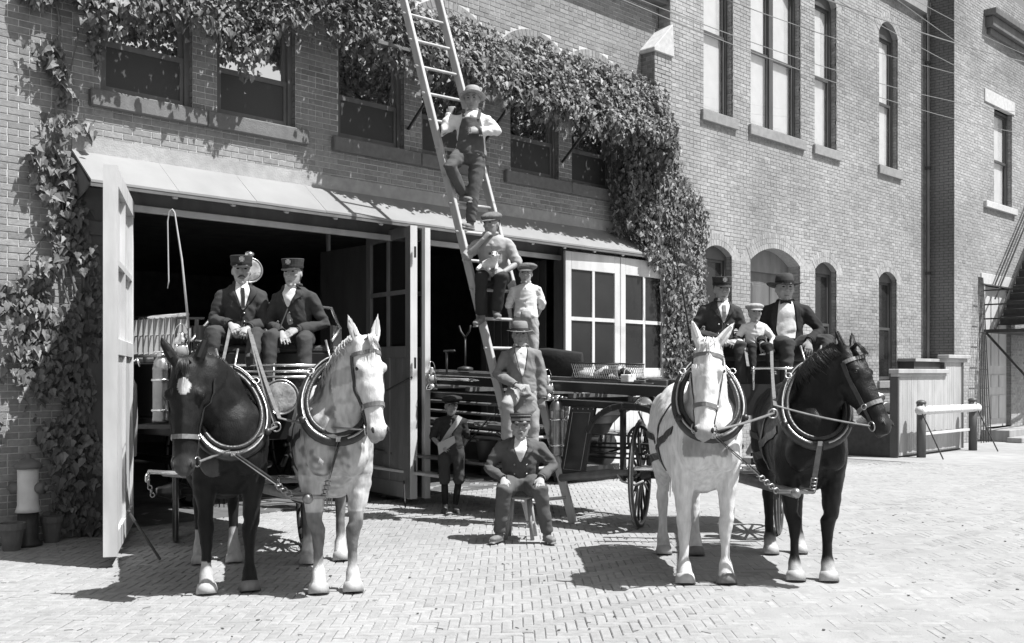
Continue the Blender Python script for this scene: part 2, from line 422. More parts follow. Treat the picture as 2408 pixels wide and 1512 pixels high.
# cement band and long sills
b = MB(); b.bx(4.46, 13.86, -.012, .0, 3.93, 4.12); b.build('cement_band', M_cement, station)
for xs in ((4.63, 5.96, 7.31), (7.68, 9.1, 10.36), (10.71, 12.14, 13.49)):
    for a, c_ in zip(xs[:-1], xs[1:]):
        b = MB(); b.bx(a + .003, c_ - .003, -.075, .1, 4.44, 4.62); b.build('sill', M_stone, station, bevel=.012)
def sash_window(parent, y, op, rail, fm, dep=.1, glass=M_glass, lower=None, glare_blind=None, fw=.06, nm='window', mull=None, upper=None):
    x0, x1, z0, z1, rise = op; top = z1 + rise
    yb = y + dep; b = MB()
    ztop = z1 + (0 if rise > .0 else 0)
    for x in (x0, x1 - fw): b.bx(x, x + fw, yb, yb + .06, z0, ztop)
    b.bx(x0 + fw, x1 - fw, yb, yb + .06, ztop - fw, ztop)
    if rise > 0:
        hw = (x1 - x0) / 2; c = (x0 + x1) / 2; Rr = (hw * hw + rise * rise) / (2 * rise); cz = z1 + rise - Rr; a1 = math.asin(hw / Rr)
        poly = [(x0, yb, ztop), (x1, yb, ztop)] + [(c + Rr * math.sin(a1 - 2 * a1 * i / 10), yb, cz + Rr * math.cos(a1 - 2 * a1 * i / 10)) for i in range(1, 10)]
        b.prism(poly, (0, .05, 0))
    if mull: b.bx(mull - .07, mull + .07, yb - .01, yb + .07, z0, ztop - fw)
    w = b.build(nm, fm, parent)
    cols = [(x0 + fw, x1 - fw)] if not mull else [(x0 + fw, mull - .07), (mull + .07, x1 - fw)]
    for (a, c_) in cols:
        s = MB(); s.bx(a, c_, yb + .02, yb + .07, rail - .03, rail + .03)
        for x in (a, c_ - .045): s.bx(x, x + .045, yb + .045, yb + .085, rail + .03, ztop - fw)
        s.bx(a + .045, c_ - .045, yb + .045, yb + .085, ztop - fw - .05, ztop - fw); s.build('upper_sash', fm, w)
        s = MB()
        for x in (a, c_ - .045): s.bx(x, x + .045, yb + .022, yb + .044, z0 + .02, rail - .03)
        s.bx(a + .045, c_ - .045, yb + .022, yb + .044, z0 + .02, z0 + .09); s.build('lower_sash', fm, w)
        g = MB(); yy = yb + .062; g.quad((a + .045, yy, rail + .03), (c_ - .045, yy, rail + .03), (c_ - .045, yy, ztop - fw - .05), (a + .045, yy, ztop - fw - .05)); g.build('pane', upper or glass, w)
        g = MB(); yy = yb + .034; g.quad((a + .045, yy, z0 + .09), (c_ - .045, yy, z0 + .09), (c_ - .045, yy, rail - .03), (a + .045, yy, rail - .03)); g.build('pane', lower or glass, w)
        if glare_blind:
            g = MB(); yy = yb + .09; g.quad((a, yy, z0 + glare_blind[0] * (ztop - z0)), (c_, yy, z0 + glare_blind[0] * (ztop - z0)), (c_, yy, ztop - fw), (a, yy, ztop - fw)); g.build('glare_blind', M_glareblind, w)  # added sheet that whitens the panes like reflected sky
    return w
for i, op in enumerate(OPS): sash_window(station, 0, op, 5.16, M_brown, .08, M_glass, lower=M_screen)

# awning over the bays
aw = empty('awning', (9.1, -.2, 3.6), label='long sloping tin awning over both engine bays', cat='awning')
N = 10; xs = [4.46 + (13.86 - 4.46) * i / N for i in range(N + 1)]
for i in range(N):
    b = MB(); a, c_ = xs[i] + .0012, xs[i + 1] - .0012; d = R.uniform(-.004, .004); e = R.uniform(-.006, .006)
    b.add([(a, -.014, 3.955), (c_, -.014, 3.955), (c_, -.46, 3.6 + d), (a, -.46, 3.6 + e), (a, -.014, 3.93), (c_, -.014, 3.93), (c_, -.46, 3.575 + d), (a, -.46, 3.575 + e)],
          ((0, 3, 2, 1), (4, 5, 6, 7), (3, 7, 6, 2), (0, 4, 7, 3), (1, 2, 6, 5))); b.build('tin_sheet', M_tin, aw)
b = MB(); b.bx(4.46, 13.86, -.455, -.425, 3.535, 3.575); b.build('fascia', M_brown, aw)
for i in range(14):
    x = 4.7 + i * .69; b = MB(); b.bar((x, -.015, 3.86), (x, -.42, 3.545), .05, .07); b.build('rafter', M_pale, aw)
b = MB(); b.prism([(4.462, -.016, 3.92), (4.462, -.42, 3.56), (4.462, -.016, 3.4)], (.02, 0, 0)); b.build('end_board', M_brown, aw)

# ---- engine doors ----
def door_leaf(name, a, b_, z0, z1, th, label, m_, gl, face=1, cols=2, rows=2, zg=(.56, .96), group=None, X=False):
    """glazed framed leaf from hinge a to free edge b_ (ground plan), panels below the glass"""
    a, b_ = V((a[0], a[1], 0)), V((b_[0], b_[1], 0)); u = (b_ - a); L = u.length; u.normalize(); n = V((u.y, -u.x, 0))
    root = empty(name, (a + b_) / 2, 0, label, 'door', group)
    Mx = Matrix((u, n, V((0, 0, 1)))).transposed()
    def slab(mb, x0, x1, za, zb, t=th, o=0): mb.box(a + u * (x0 + x1) / 2 + n * o + V((0, 0, (za + zb) / 2)), (x1 - x0, t, zb - za), Mx)
    H = z1 - z0; st = .13; g0, g1 = z0 + zg[0] * H, z0 + zg[1] * H; lo = z0 + .2
    f = MB(); slab(f, 0, st, z0, z1); slab(f, L - st, L, z0, z1)
    slab(f, st, L - st, z0, lo); slab(f, st, L - st, g0 - .15, g0); slab(f, st, L - st, g1, z1); f.build('frame', m_, root, bevel=.006)
    mid = MB(); slab(mid, L / 2 - .06, L / 2 + .06, lo, g0 - .15); mid.build('mullion', m_, root, bevel=.005)
    w = (L - 2 * st); bars = MB()
    for c in range(1, cols): slab(bars, st + w * c / cols - .028, st + w * c / cols + .028, g0, g1, th * .9)
    for r in range(1, rows):
        z = g0 + (g1 - g0) * r / rows
        for c in range(cols): slab(bars, st + w * c / cols + (.028 if c else 0), st + w * (c + 1) / cols - (.028 if c < cols - 1 else 0), z - .028, z + .028, th * .88)
    bars.build('glazing_bar', m_, root)
    for c in range(cols):
        for r in range(rows):
            q = MB(); slab(q, st + w * c / cols + .02, st + w * (c + 1) / cols - .02, g0 + (g1 - g0) * r / rows + .01, g0 + (g1 - g0) * (r + 1) / rows - .01, .006); q.build('pane', gl, root)
    for s in (0, 1):
        x0, x1 = (st, L / 2 - .06) if s == 0 else (L / 2 + .06, L - st); nb = 4
        for k in range(nb):
            q = MB(); slab(q, x0 + (x1 - x0) * k / nb + .002, x0 + (x1 - x0) * (k + 1) / nb - .002, lo, g0 - .15, th * .45); q.build('plank', m_, root)
    return root, slab
d, sl_ = door_leaf('station_door', (4.99, -.16), (3.97, -1.97), .1, 3.46, .1, 'pale panelled door leaf folded out at the left of the engine bays', M_white, M_white)
q = MB(); sl_(q, .0, 2.07, 3.3, 3.46, .11); sl_(q, 1.98, 2.09, .1, 3.46, .115); q.build('edge_strip', M_white, d)
q = MB(); q.tube([(4.3, -1.62, .42), (4.42, -1.98, .02)], .012, 6); q.ball((4.3, -1.62, .42), .022); q.build('hold_rod', M_iron, d)
d, sl_ = door_leaf('station_door', (8.73, .62), (8.53, -.55), .08, 3.54, .06, 'dark glazed door leaf opened between the two engine bays', M_brownL, M_glassD)
q = MB(); sl_(q, 1.1, 1.192, .08, 3.54, .10, -.02); q.build('edge_strip', M_pale, d)  # pale strip imitates sunlight on the leaf's outer edge
for z in (3.2, 1.8, .5): q = MB(); q.tube([(8.535, -.6, z - .07), (8.535, -.6, z + .07)], .014, 6); q.build('hinge', M_iron, d)
q = MB(); q.tube([(8.52, -.56, 1.62), (8.4, -.2, 1.45)], .014, 6); q.build('latch_bar', M_iron, d)
q = MB(); q.tube([(8.5, -.42, .3), (8.25, -.75, .02)], .01, 6); q.build('hold_rod', M_iron, d)
d, sl_ = door_leaf('station_door', (8.98, .5), (8.72, -.62), .08, 3.52, .06, 'door leaf seen edge on beside the dark middle leaf', M_dark, M_glassD)
q = MB(); sl_(q, 1.07, 1.16, .08, 3.52, .075, .0); q.build('edge_strip', M_pale, d)  # sunlit near edge painted as a pale strip on the dark leaf
door_leaf('station_door', (11.66, -.34), (12.93, -.36), .14, 3.5, .05, 'white glazed door leaf nearer the right engine bay, folded back on the wall', M_white, M_glassD, zg=(.48, .92), group=None)
door_leaf('station_door', (12.945, -.36), (14.2, -.33), .14, 3.5, .05, 'white glazed door leaf at the far right, half covered by ivy', M_white, M_glassD, zg=(.48, .92))

# ======================= town building on the right =======================
hall = empty('brick_hall', (19.6, -.1, 0), label='tall plain brick building with arched windows right of the station', cat='building')
YR = -.25
UP = [(15.44, 16.38, 6.3, 9.3, .28), (16.98, 18.82, 6.3, 9.3, .4), (19.39, 20.31, 6.3, 9.3, .28), (22.29, 23.24, 6.3, 9.3, .28)]
LO = [(15.42, 16.34, 1.5, 3.78, .17), (16.97, 18.8, .12, 3.78, .28), (19.41, 20.31, 1.5, 3.78, .17), (22.28, 23.18, 1.5, 3.78, .17)]
bk, mo, near = MB(), MB(), []
brick_face(hall, (0, YR, 0), (1, 0, 0), 14.45, 24.78, 0, 10.2, UP + LO, bk, mo, near=near, tmean=1, tvar=.09, back=.005)
split_near(near, hall, M_brickR)
# side return next to the station and stepped buttress with a stone cap
brick_face(hall, (14.45, 0, 0), (0, -1, 0), 0, .25, 0, 10.2, [], bk, mo, tmean=.9)
for op in UP + LO: voussoirs(bk, mo, YR, op, .22 if op[1] - op[0] < 1.2 else .3, 2 if op[1] - op[0] < 1.2 else 3); jamb_returns(bk, YR, op, .3)
bk.build('bricks', M_brickR, hall, tone=True, kind='stuff'); mo.build('front_wall', M_mortarR, hall)
b = MB(); b.bx(13.98, 14.44, -.27, -.013, 0, 6.98); 
bb, bm_ = MB(), MB()
brick_face(hall, (13.975, -.0, 0), (0, -1, 0), 0, .275, 0, 7.0, [], bb, bm_, tmean=.62); brick_face(hall, (0, -.276, 0), (1, 0, 0), 13.98, 14.44, 0, 7.0, [], bb, bm_, tmean=1)  # left-face bricks toned darker than the front to carry that side's shade
b.build('buttress', M_mortarR, hall); bb.build('bricks', M_brickR, hall, tone=True, kind='stuff'); bm_.build('mortar', M_mortarR, hall)
b = MB(); b.add([(13.93, -.31, 7.0), (14.49, -.31, 7.0), (14.49, .02, 7.0), (13.93, .02, 7.0), (13.93, -.31, 7.06), (14.449, -.31, 7.55), (14.449, .02, 7.55), (13.93, .02, 7.06)], ((0, 3, 2, 1), (4, 5, 6, 7), (0, 1, 5, 4), (2, 3, 7, 6), (0, 4, 7, 3), (1, 2, 6, 5))); b.build('buttress_cap', M_stoneL, hall, bevel=.01)
b = MB(); b.bx(14.5, 24.7, -.02, 5, 0, 10.15); bmi = MB(); room(bmi, 14.6, 24.6, .02, 4, .05, 10.1); bmi.build('interior', M_room, hall)
b = MB(); b.bx(14.4, 24.78, YR - .12, 5, 10.2, 10.5); b.build('coping', M_stoneG, hall)
for i, op in enumerate(UP): sash_window(hall, YR, op, 7.76, M_dark, .13, M_clear, nm='window', mull=17.9 if i == 1 else None, glare_blind=(.02,))
for i, op in enumerate(LO):
    if i != 1: sash_window(hall, YR, op, 2.67, M_dark, .12, M_glassD, nm='window')
for a, c_ in ((15.34, 16.48), (16.89, 18.95), (19.3, 20.45), (22.21, 23.4)):
    b = MB(); b.bx(a, c_, YR - .06, YR + .15, 6.1, 6.295); b.build('sill', M_stoneG, hall, bevel=.01)
for a, c_ in ((15.34, 16.46), (19.32, 20.42), (22.2, 23.3)):
    b = MB(); b.bx(a, c_, YR - .06, YR + .15, 1.33, 1.495); b.build('sill', M_stoneG, hall, bevel=.01)
# double street door under the wide arch
dr = MB(); x0, x1 = 16.97, 18.8; yb = YR + .26
dr.bx(x0, x0 + .09, yb, yb + .08, .12, 3.78); dr.bx(x1 - .09, x1, yb, yb + .08, .12, 3.78); dr.bx(x0 + .09, x1 - .09, yb, yb + .08, 3.62, 3.78)
hw = (x1 - x0) / 2; Rr = (hw * hw + .28 ** 2) / .56; cz = 3.78 + .28 - Rr; a1 = math.asin(hw / Rr)
dr.prism([(x0, yb, 3.781), (x1, yb, 3.781)] + [((x0 + x1) / 2 + Rr * math.sin(a1 - 2 * a1 * i / 14), yb, cz + Rr * math.cos(a1 - 2 * a1 * i / 14)) for i in range(1, 14)], (0, .06, 0))
df = dr.build('street_door', M_brownL, hall)
for a, c_ in ((17.06, 17.37), (17.38, 18.71)):
    q = MB(); q.bx(a, c_, yb + .05, yb + .08, .14, 3.62); q.build('door_leaf', M_brown, df)
    for z0, z1 in ((.3, 1.0), (1.15, 2.35), (2.5, 3.4)):
        w = (c_ - a); n_ = 1 if w < .5 else 2
        for k in range(n_):
            q = MB(); q.bx(a + w * k / n_ + .1, a + w * (k + 1) / n_ - .1, yb + .035, yb + .05, z0, z1); q.bx(a + w * k / n_ + .14, a + w * (k + 1) / n_ - .14, yb + .028, yb + .035, z0 + .04, z1 - .04); q.build('door_panel', M_brown, df, bevel=.004)
b = MB(); b.bx(16.7, 19.05, -.75, YR, 0, .12); b.build('doorstep', M_stoneG, hall, bevel=.01)
# projecting wing
wing = empty('brick_wing', (28, -.7, 0), label='projecting brick wing at the far right with a stone-lintelled window', cat='building')
YW = -.92; WO = [(27.3, 28.56, 5.95, 8.38, 0), (26.72, 28.5, .3, 3.85, 0)]
bk, mo = MB(), MB()
brick_face(wing, (0, YW, 0), (1, 0, 0), 24.78, 33, 0, 11.4, WO, bk, mo, tmean=1, tvar=.09, back=.004)
mo2 = MB(); brick_face(wing, (24.78, YR, 0), (0, -1, 0), 0, .67, 0, 11.4, [], bk, mo2, tmean=.13, tvar=.02); mo2.build('shaded_side', M_iron, wing)  # shade of the left-facing side is put into near-black brick and mortar colours
for op in WO: jamb_returns(bk, YW, op, .16)
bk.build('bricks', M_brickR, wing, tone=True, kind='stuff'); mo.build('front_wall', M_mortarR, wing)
bmi = MB(); room(bmi, 25, 32.8, -.62, 3, .05, 11.3); bmi.build('interior', M_room, wing)
sash_window(wing, YW, WO[0], 7.1, M_dark, .12, M_clear, glare_blind=(.02,))
b = MB(); b.bx(26.63, 28.7, YW - .03, YW + .1, 8.4, 8.73); b.build('lintel', M_stoneL, wing, bevel=.01)
b = MB(); b.bx(26.6, 28.75, YW - .08, YW + .1, 5.78, 5.945); b.build('sill', M_stoneL, wing, bevel=.01)
b = MB(); b.bx(26.4, 28.75, YW - .03, YW + .1, 3.87, 4.14); b.build('lintel', M_stoneL, wing, bevel=.01)
b = MB(); b.bx(26.7, 30.6, YW - .2, YW, 10.25, 10.5); b.bx(26.6, 30.7, YW - .3, YW, 10.51, 10.66); b.bx(26.8, 30.5, YW - .1, YW, 10.1, 10.24); b.build('cornice', M_brown, wing, bevel=.01)
b = MB(); b.bx(26.72, 28.5, YW + .12, YW + .17, .3, 3.85); dd = b.build('wing_door', M_pale, wing)
for z0, z1 in ((.5, 1.1), (1.3, 1.62), (1.85, 3.6)):
    for k in range(3):
        q = MB(); x = 26.85 + k * .54; q.bx(x, x + .42, YW + .095, YW + .119, z0, z1); q.build('door_panel', M_pale, dd, bevel=.006)
# downspout in the corner
ds = empty('downspout', (24.62, -.36, 0), label='thin iron downspout in the dark corner of the wing', cat='drainpipe')
b = MB(); b.tube([(24.64, -.36, .3), (24.64, -.36, 11.3)], .04, 10); b.build('pipe', M_brown, ds, smooth=True)
for z in (1.5, 4, 6.5, 9): b = MB(); b.tube([(24.64, -.36, z), (24.64, -.36, z + .07)], .068, 10); b.build('collar', M_iron, ds)

# cellar hatch of boards with a stepped top
ch = empty('cellar_bulkhead', (21.5, -1.7, 0), label='boarded cellar bulkhead with stepped moulded top against the brick wall', cat='bulkhead')
b = MB(); b.bx(19.972, 20.03, -1.555, -.27, 0, .62); b.build('end_wall', M_iron, ch)
b = MB(); b.bx(19.96, 20.04, -1.7, -1.56, 0, 1.6); b.build('corner_post', M_dark, ch)
n_ = 32
for i in range(n_):
    x = 20.04 + (23.26 - 20.04) * i / n_; w = (23.26 - 20.04) / n_; z = 1.60 if x < 22.3 else 1.9
    b = MB(); b.bx(x + .003, x + w - .003, -1.70 + R.uniform(0, .003), -1.67, .03, z); b.build('board', M_drab, ch)
b = MB(); b.bx(20.045, 23.24, -1.665, -.28, 0, .6); b.build('box', M_dark, ch)
b = MB(); b.bx(19.9, 22.36, -1.77, -1.56, 1.66, 1.75); b.bx(19.94, 22.33, -1.73, -1.58, 1.6, 1.66); b.build('cap_moulding', M_drab, ch, bevel=.01)
b = MB(); b.bx(22.3, 23.5, -1.79, -1.54, 1.98, 2.06); b.bx(22.33, 23.44, -1.74, -1.57, 1.9, 1.98); b.build('cap_moulding', M_drab, ch, bevel=.01)
b = MB(); b.bx(23.25, 24.74, -.62, -.27, 0, 1.93); b.build('upstand', M_dark, ch)
b = MB(); b.bx(23.2, 24.76, -.68, -.27, 1.933, 2.0); b.build('ledge', M_drab, ch)
for x in (20.8, 21.7, 22.6): b = MB(); b.bx(x, x + .09, -1.664, -1.58, .6, 1.58); b.build('fence_post', M_dark, ch)
b = MB(); b.bx(23.2, 23.27, -1.72, -1.701, .03, 1.9); b.bx(19.97, 20.04, -1.72, -1.701, .03, 1.6); b.build('corner_strip', M_dark, ch)

# hitching rail with a padded pole
hr = empty('hitching_rail', (21.4, -2.0, 0), label='hitching rail with a white padded pole in front of the bulkhead', cat='rail')
M_pad = mat('canvas_pad', .62, .9, .12, 14, .8, 24)
pts = [V((20.25 + 3.0 * i / 24, -2.02, .93 - .015 * i / 24)) for i in range(25)]
b = MB(); b.tube(pts, [.085 + .02 * noise.noise(V((i * .9, 0, 0))) for i in range(25)], 12); b.build('padded_pole', M_pad, hr, smooth=True)
for x in (20.45, 23.1): b = MB(); b.tube([(x, -1.98, 0), (x, -1.98, 1.06)], .09, 10); b.ball((x, -1.98, 1.08), (.1, .1, .06)); b.build('post', M_dark, hr, smooth=True)
b = MB(); b.bar((20.45, -1.93, .45), (23.1, -1.93, .45), .05, .05); b.build('lower_rail', M_pale, hr)
for x in (20.3, 23.15): b = MB(); b.tube([(x, -2.05, .9), (x - .18, -2.55, .01)], .014, 6); b.build('stay', M_iron, hr)
# rag hanging, paper heap left of the bulkhead
# fire escape
fe = empty('fire_escape', (28.6, -1.6, 0), label='black iron fire escape with stairs over the wing door', cat='stairs')
b = MB(); b.bx(26.5, 30.5, -1.95, -.95, 2.66, 2.74); b.build('landing', M_iron, fe)
for z in (3.0, 3.35, 3.7):
    b = MB(); b.bar((26.5, -1.93, z), (30.5, -1.93, z), .035, .035); b.bar((26.5, -.97, z), (26.5, -1.93, z), .035, .035); b.build('rail', M_iron, fe)
for i in range(8): b = MB(); b.bar((26.5 + i * .5, -1.93, 2.7), (26.5 + i * .5, -1.93, 3.75), .035, .035); b.build('baluster', M_iron, fe)
for x in (27.6, 28.7, 29.8): b = MB(); b.tube([(x, -1.9, .25), (x, -1.9, 2.66)], .045, 8); b.build('post', M_iron, fe, smooth=True)
b = MB(); b.bar((26.55, -1.9, 1.9), (30.3, -1.9, 2.6), .05, .05); b.bar((26.55, -1.9, 1.55), (30.3, -1.9, 2.25), .05, .05); b.bar((26.55, -1.0, 2.66), (26.6, -1.9, 1.6), .05, .05); b.build('brace', M_iron, fe)
for i in range(14):
    b = MB(); b.bx(26.9 + i * .22, 27.2 + i * .22, -1.9, -1.15, 2.86 + i * .21, 2.89 + i * .21); b.build('tread', M_iron, fe)
for y in (-1.92, -1.12):
    for dz in (0, .75, 1.1): b = MB(); b.bar((26.8, y, 2.75 + dz), (30.0, y, 5.8 + dz), .03, .09 if dz == 0 else .03); b.build('stair_rail', M_iron, fe)
for i in range(12):
    b = MB(); b.bar((26.95 + i * .25, -1.92, 2.9 + i * .238), (26.95 + i * .25, -1.92, 3.98 + i * .238), .022, .022); b.build('picket', M_iron, fe)
for i in range(10): b = MB(); b.bx(27.05 + i * .22, 27.065 + i * .22, -1.9, -1.15, 2.89 + i * .21, 3.05 + i * .21); b.build('riser', M_iron, fe)
st_ = empty('wing_steps', (27.6, -1.5, 0), label='low timber steps below the wing door', cat='steps')
b = MB(); b.bx(26.4, 29.6, -1.6, -.93, .0, .28); b.build('step', M_wood, st_, bevel=.01)
b = MB(); b.bx(26.2, 29.6, -1.95, -1.61, .0, .12); b.build('step', M_wood, st_, bevel=.01)
mt = empty('wire_tower', (26.1, -1.1, 0), label='faint wire trellis leaning on the wing corner', cat='trellis')
for i in range(5): b = MB(); b.tube([(25.55 + i * .16, -1.25, 0), (26.0 + i * .07, -1.02, 4.0)], .012, 5); b.build('wire', M_iron, mt)
for i in range(8): b = MB(); z = .4 + i * .45; f = z / 4; b.tube([(25.55 + .45 * f, -1.25 + .23 * f, z), (26.19 + .09 * f, -1.25 + .23 * f, z)], .01, 5); b.build('crosswire', M_iron, mt)

# overhead wires, strung well in front of the hall
M_wire = mat('cable', .25, .6, .1)
for i, (a, c_, sag) in enumerate((((9.0, -3, 6.55), (24.5, -3, 7.85), .25), ((9.0, -3.1, 6.1), (24.5, -3.1, 7.3), .3), ((9.0, -3.2, 6.9), (24.5, -3.2, 8.3), .2), ((12, -3.3, 7.3), (24.5, -3, 7.5), .15), ((9, -3.4, 5.85), (25, -3, 6.9), .25), ((14, -3.2, 8.0), (25, -2.9, 7.75), .1), ((14.0, -3.5, 7.7), (25.5, -3.0, 8.55), .12))):
    a, c_ = V(a), V(c_); b = MB(); b.tube([a.lerp(c_, t / 12) - V((0, 0, sag * 4 * (t / 12) * (1 - t / 12))) for t in range(13)], .006 if i != 2 else .01, 5)
    o = b.build('overhead_wire', M_wire, None)
    tag(o, ('upper', 'second', 'thick', 'nearly level', 'lowest', 'downward sloping', 'topmost')[i] + ' overhead wire crossing in front of the hall', 'wire', 'overhead wires')

# ---- hydrant and pots by the left wall ----
hy = empty('fire_hydrant', (3.93, -.26, 0), label='white fire hydrant with dark cap beside the left wall', cat='hydrant')
M_hyd = mat('hydrant_paint', .62, .5, .1, 8, .15, 50)
b = MB(); b.lathe([(.12, .33), (.105, .37), (.098, .4), (.096, .72), (.1, .75)], (3.93, -.26, 0), 18); b.build('barrel', M_hyd, hy, smooth=True)
b = MB(); b.lathe([(.13, 0), (.13, .03), (.095, .06), (.095, .33)], (3.93, -.26, 0), 16); b.build('base', M_iron, hy, smooth=True)
b = MB(); b.lathe([(.125, .75), (.13, .78), (.12, .8), (.085, .82), (.06, .84), (.03, .845), (.028, .88), (.012, .9)], (3.93, -.26, 0), 16); b.build('cap', M_brown, hy, smooth=True)
for s in (-1, 1):
    dx, dy = s * CS * .16, -s * SN * .16; b = MB(); b.tube([(3.93 + dx * .4, -.26 + dy * .4, .56), (3.93 + dx, -.26 + dy, .56)], [.05, .06], 12); b.ball((3.93 + dx * 1.1, -.26 + dy * 1.1, .56), (.03, .03, .03)); b.build('nozzle', M_brown, hy, smooth=True)
for x, y, r_, lb in ((3.72, -.42, .11, 'clay flowerpot left of the hydrant'), (4.18, -.2, .1, 'clay flowerpot right of the hydrant')):
    pt_ = empty('flowerpot', (x, y, 0), label=lb, cat='flowerpot', group='pots by the left wall')
    b = MB(); b.lathe([(r_ * .7, 0), (r_, .2), (r_ * 1.12, .2), (r_ * 1.12, .26), (r_ * .95, .26), (r_ * .9, .2)], (x, y, 0), 16); b.build('pot', M_clay, pt_, smooth=False)
    b = MB(); b.lathe([(r_ * .92, .21), (r_ * .5, .225), (.01, .23)], (x, y, 0), 12); b.build('soil', M_iron, pt_)

hp_ = empty('sack_heap', (20.5, -1.1, .6), label='heap of pale sacks by the black horse muzzle, behind the left end of the bulkhead', cat='sacks')
for i in range(6): b = MB(); b.ball((20.5 + R.gauss(0, .14), -1.1 + R.gauss(0, .16), .66 + .1 * i + R.gauss(0, .03)), (.2, .26, .12), 10, 7, Matrix.Rotation(R.uniform(-.4, .4), 3, 'Y')); me_ = b.mesh('sack', M_pad, True); ridge(me_, .03, 6, seed=i); link(me_, 'sack', hp_)

lt = MB()
for i in range(260):
    p = P(R.uniform(-4.5, 7), R.uniform(6.3, 13)); k_ = R.random()
    if p.y > -.4: continue
    if k_ < .75: a_ = R.uniform(0, 6.28); q = V((math.cos(a_), math.sin(a_), 0)) * R.uniform(.02, .07); lt.bar(p + V((0, 0, .004)), p + q + V((0, 0, .006)), .004, .003)
    else: lt.ball(p + V((0, 0, .006)), (R.uniform(.006, .018), R.uniform(.006, .016), R.uniform(.003, .007)), 6, 4)
tag(lt.build('street_litter', mat('straw_and_clods', .09, .95, .4, 30), None), 'straw and small clods scattered on the street', 'litter', kind='stuff')
# ======================= ivy =======================
def leaf_mat():
    m = mat('ivy_leaf', .19, .52, .25, 3, .1, 20, tone=True, pos=True, spec=.35, stain=.2, ss=2.0)
    n = m.node_tree; b = n.nodes['Principled BSDF']; out = n.nodes['Material Output']
    t = n.nodes.new('ShaderNodeBsdfTranslucent'); t.inputs[0].default_value = (.16, .16, .16, 1)
    mx = n.nodes.new('ShaderNodeMixShader'); mx.inputs[0].default_value = .14
    n.links.new(b.outputs[0], mx.inputs[1]); n.links.new(t.outputs[0], mx.inputs[2]); n.links.new(mx.outputs[0], out.inputs[0]); return m
M_leaf = leaf_mat(); M_stem = mat('ivy_stem', .16, .9, .25, 20, .4, 60)
LEAVES = []
for k in range(5):
    # pointed three-lobed leaf folded along its rib; unit length, tip at -y
    q = R.uniform(.9, 1.1); f = .12 + .05 * k; w = .46 * q
    pts_ = [(0, .32, 0), (.20, .40, f * .5), (w, .12, f), (.30, -.12, f * .7), (.24, -.34, f * .55), (0, -.68 * q, -.05 - .03 * k), (-.24, -.34, f * .55), (-.30, -.12, f * .7), (-w, .12, f), (-.20, .40, f * .5), (0, -.1, 0)]
    fs_ = [(10, 0, 1), (10, 1, 2), (10, 2, 3), (10, 3, 4), (10, 4, 5), (10, 5, 6), (10, 6, 7), (10, 7, 8), (10, 8, 9), (10, 9, 0)]
    LEAVES.append((pts_, fs_))
LMESH = []
for k in range(15):
    t = MB(); t.tone = .7 + .09 * (k // 5) * 3 + R.uniform(-.05, .05); t.add(*LEAVES[k % 5]); LMESH.append(t.mesh('leaf', M_leaf, tone=True))
def grow(parent, items, limit=300, big=1.0):
    """items: (position, outward normal); the leaves that show largest are objects of their own"""
    rec = []
    for p, n in items:
        sz = min(.15, max(.03, R.gauss(.064, .021))) * big
        d = (n + V((R.gauss(0, .5), R.gauss(0, .35), R.gauss(.25, .42)))).normalized()
        tip = V((R.gauss(0, .45), R.gauss(0, .3), -1)); tip = (tip - d * tip.dot(d)).normalized()
        x = (-tip).cross(d).normalized() * -1; y = -tip
        M = Matrix((y.cross(d), y, d)).transposed()
        rec.append((seen(p, 0) * sz * (1 if d.dot(V((0, -CAM_D, CAM_H)) - p) > 0 else .3) * (1.3 if d.y < -.2 else .5), p, M, sz))
    rec.sort(key=lambda q: -q[0]); mb = MB()
    for i, (s_, p, M, sz) in enumerate(rec):
        if i < limit:
            o = link(R.choice(LMESH), 'leaf', parent); o.matrix_basis = Matrix.Translation(p) @ M.to_4x4() @ Matrix.Scale(sz, 4)
        else:
            vs, fs = R.choice(LEAVES); mb.tone = R.uniform(.65, 1.35); mb.add([M @ (V(q) * sz) + p for q in vs], fs)
    mb.build('foliage', M_leaf, parent, tone=True, kind='stuff')
def in_poly(p, poly):
    c = False; j = len(poly) - 1
    for i in range(len(poly)):
        a, b = poly[i], poly[j]
        if (a[1] > p[1]) != (b[1] > p[1]) and p[0] < (b[0] - a[0]) * (p[1] - a[1]) / (b[1] - a[1]) + a[0]: c = not c
        j = i
    return c
def vine(mb, pts, r0, r1):
    out = []
    for a, b in zip(pts[:-1], pts[1:]):
        a, b = V(a), V(b); m_ = max(2, int((b - a).length / .12))
        for i in range(m_): out.append(a.lerp(b, i / m_) + V((R.gauss(0, .012), R.gauss(0, .008), 0)))
    out.append(V(pts[-1])); n_ = len(out)
    mb.tube(out, [r0 + (r1 - r0) * i / n_ for i in range(n_)], 5)
def fill(poly, y0, y1, dens, patch=.0, seed=0.0):
    xs, zs = [p[0] for p in poly], [p[1] for p in poly]; x0, x1, z0, z1 = min(xs), max(xs), min(zs), max(zs); out = []
    for _ in range(int((x1 - x0) * (z1 - z0) * dens)):
        x, z = R.uniform(x0, x1), R.uniform(z0, z1)
        if in_poly((x + R.gauss(0, .035), z + R.gauss(0, .035)), poly) and noise.noise(V((x * 2.6, z * 2.6, seed))) > patch:
            t = R.random() * (.6 + .5 * noise.noise(V((x * 3.1, z * 3.1, seed + 5)))); out.append((V((x, y0 + (y1 - y0) * max(0, t), z)), V((0, -1, 0))))
    return out
iv = empty('ivy', (4.45, -.1, 0), label='ivy climbing the wall left of the engine bays in ragged clumps', cat='ivy')
L1 = [(3.95, 5.9), (3.88, 5.12), (4.02, 4.91), (4.08, 4.73), (4.25, 4.56), (4.33, 4.38), (4.39, 4.41), (4.55, 4.66), (4.74, 4.88), (4.72, 5.13), (4.9, 5.9)]
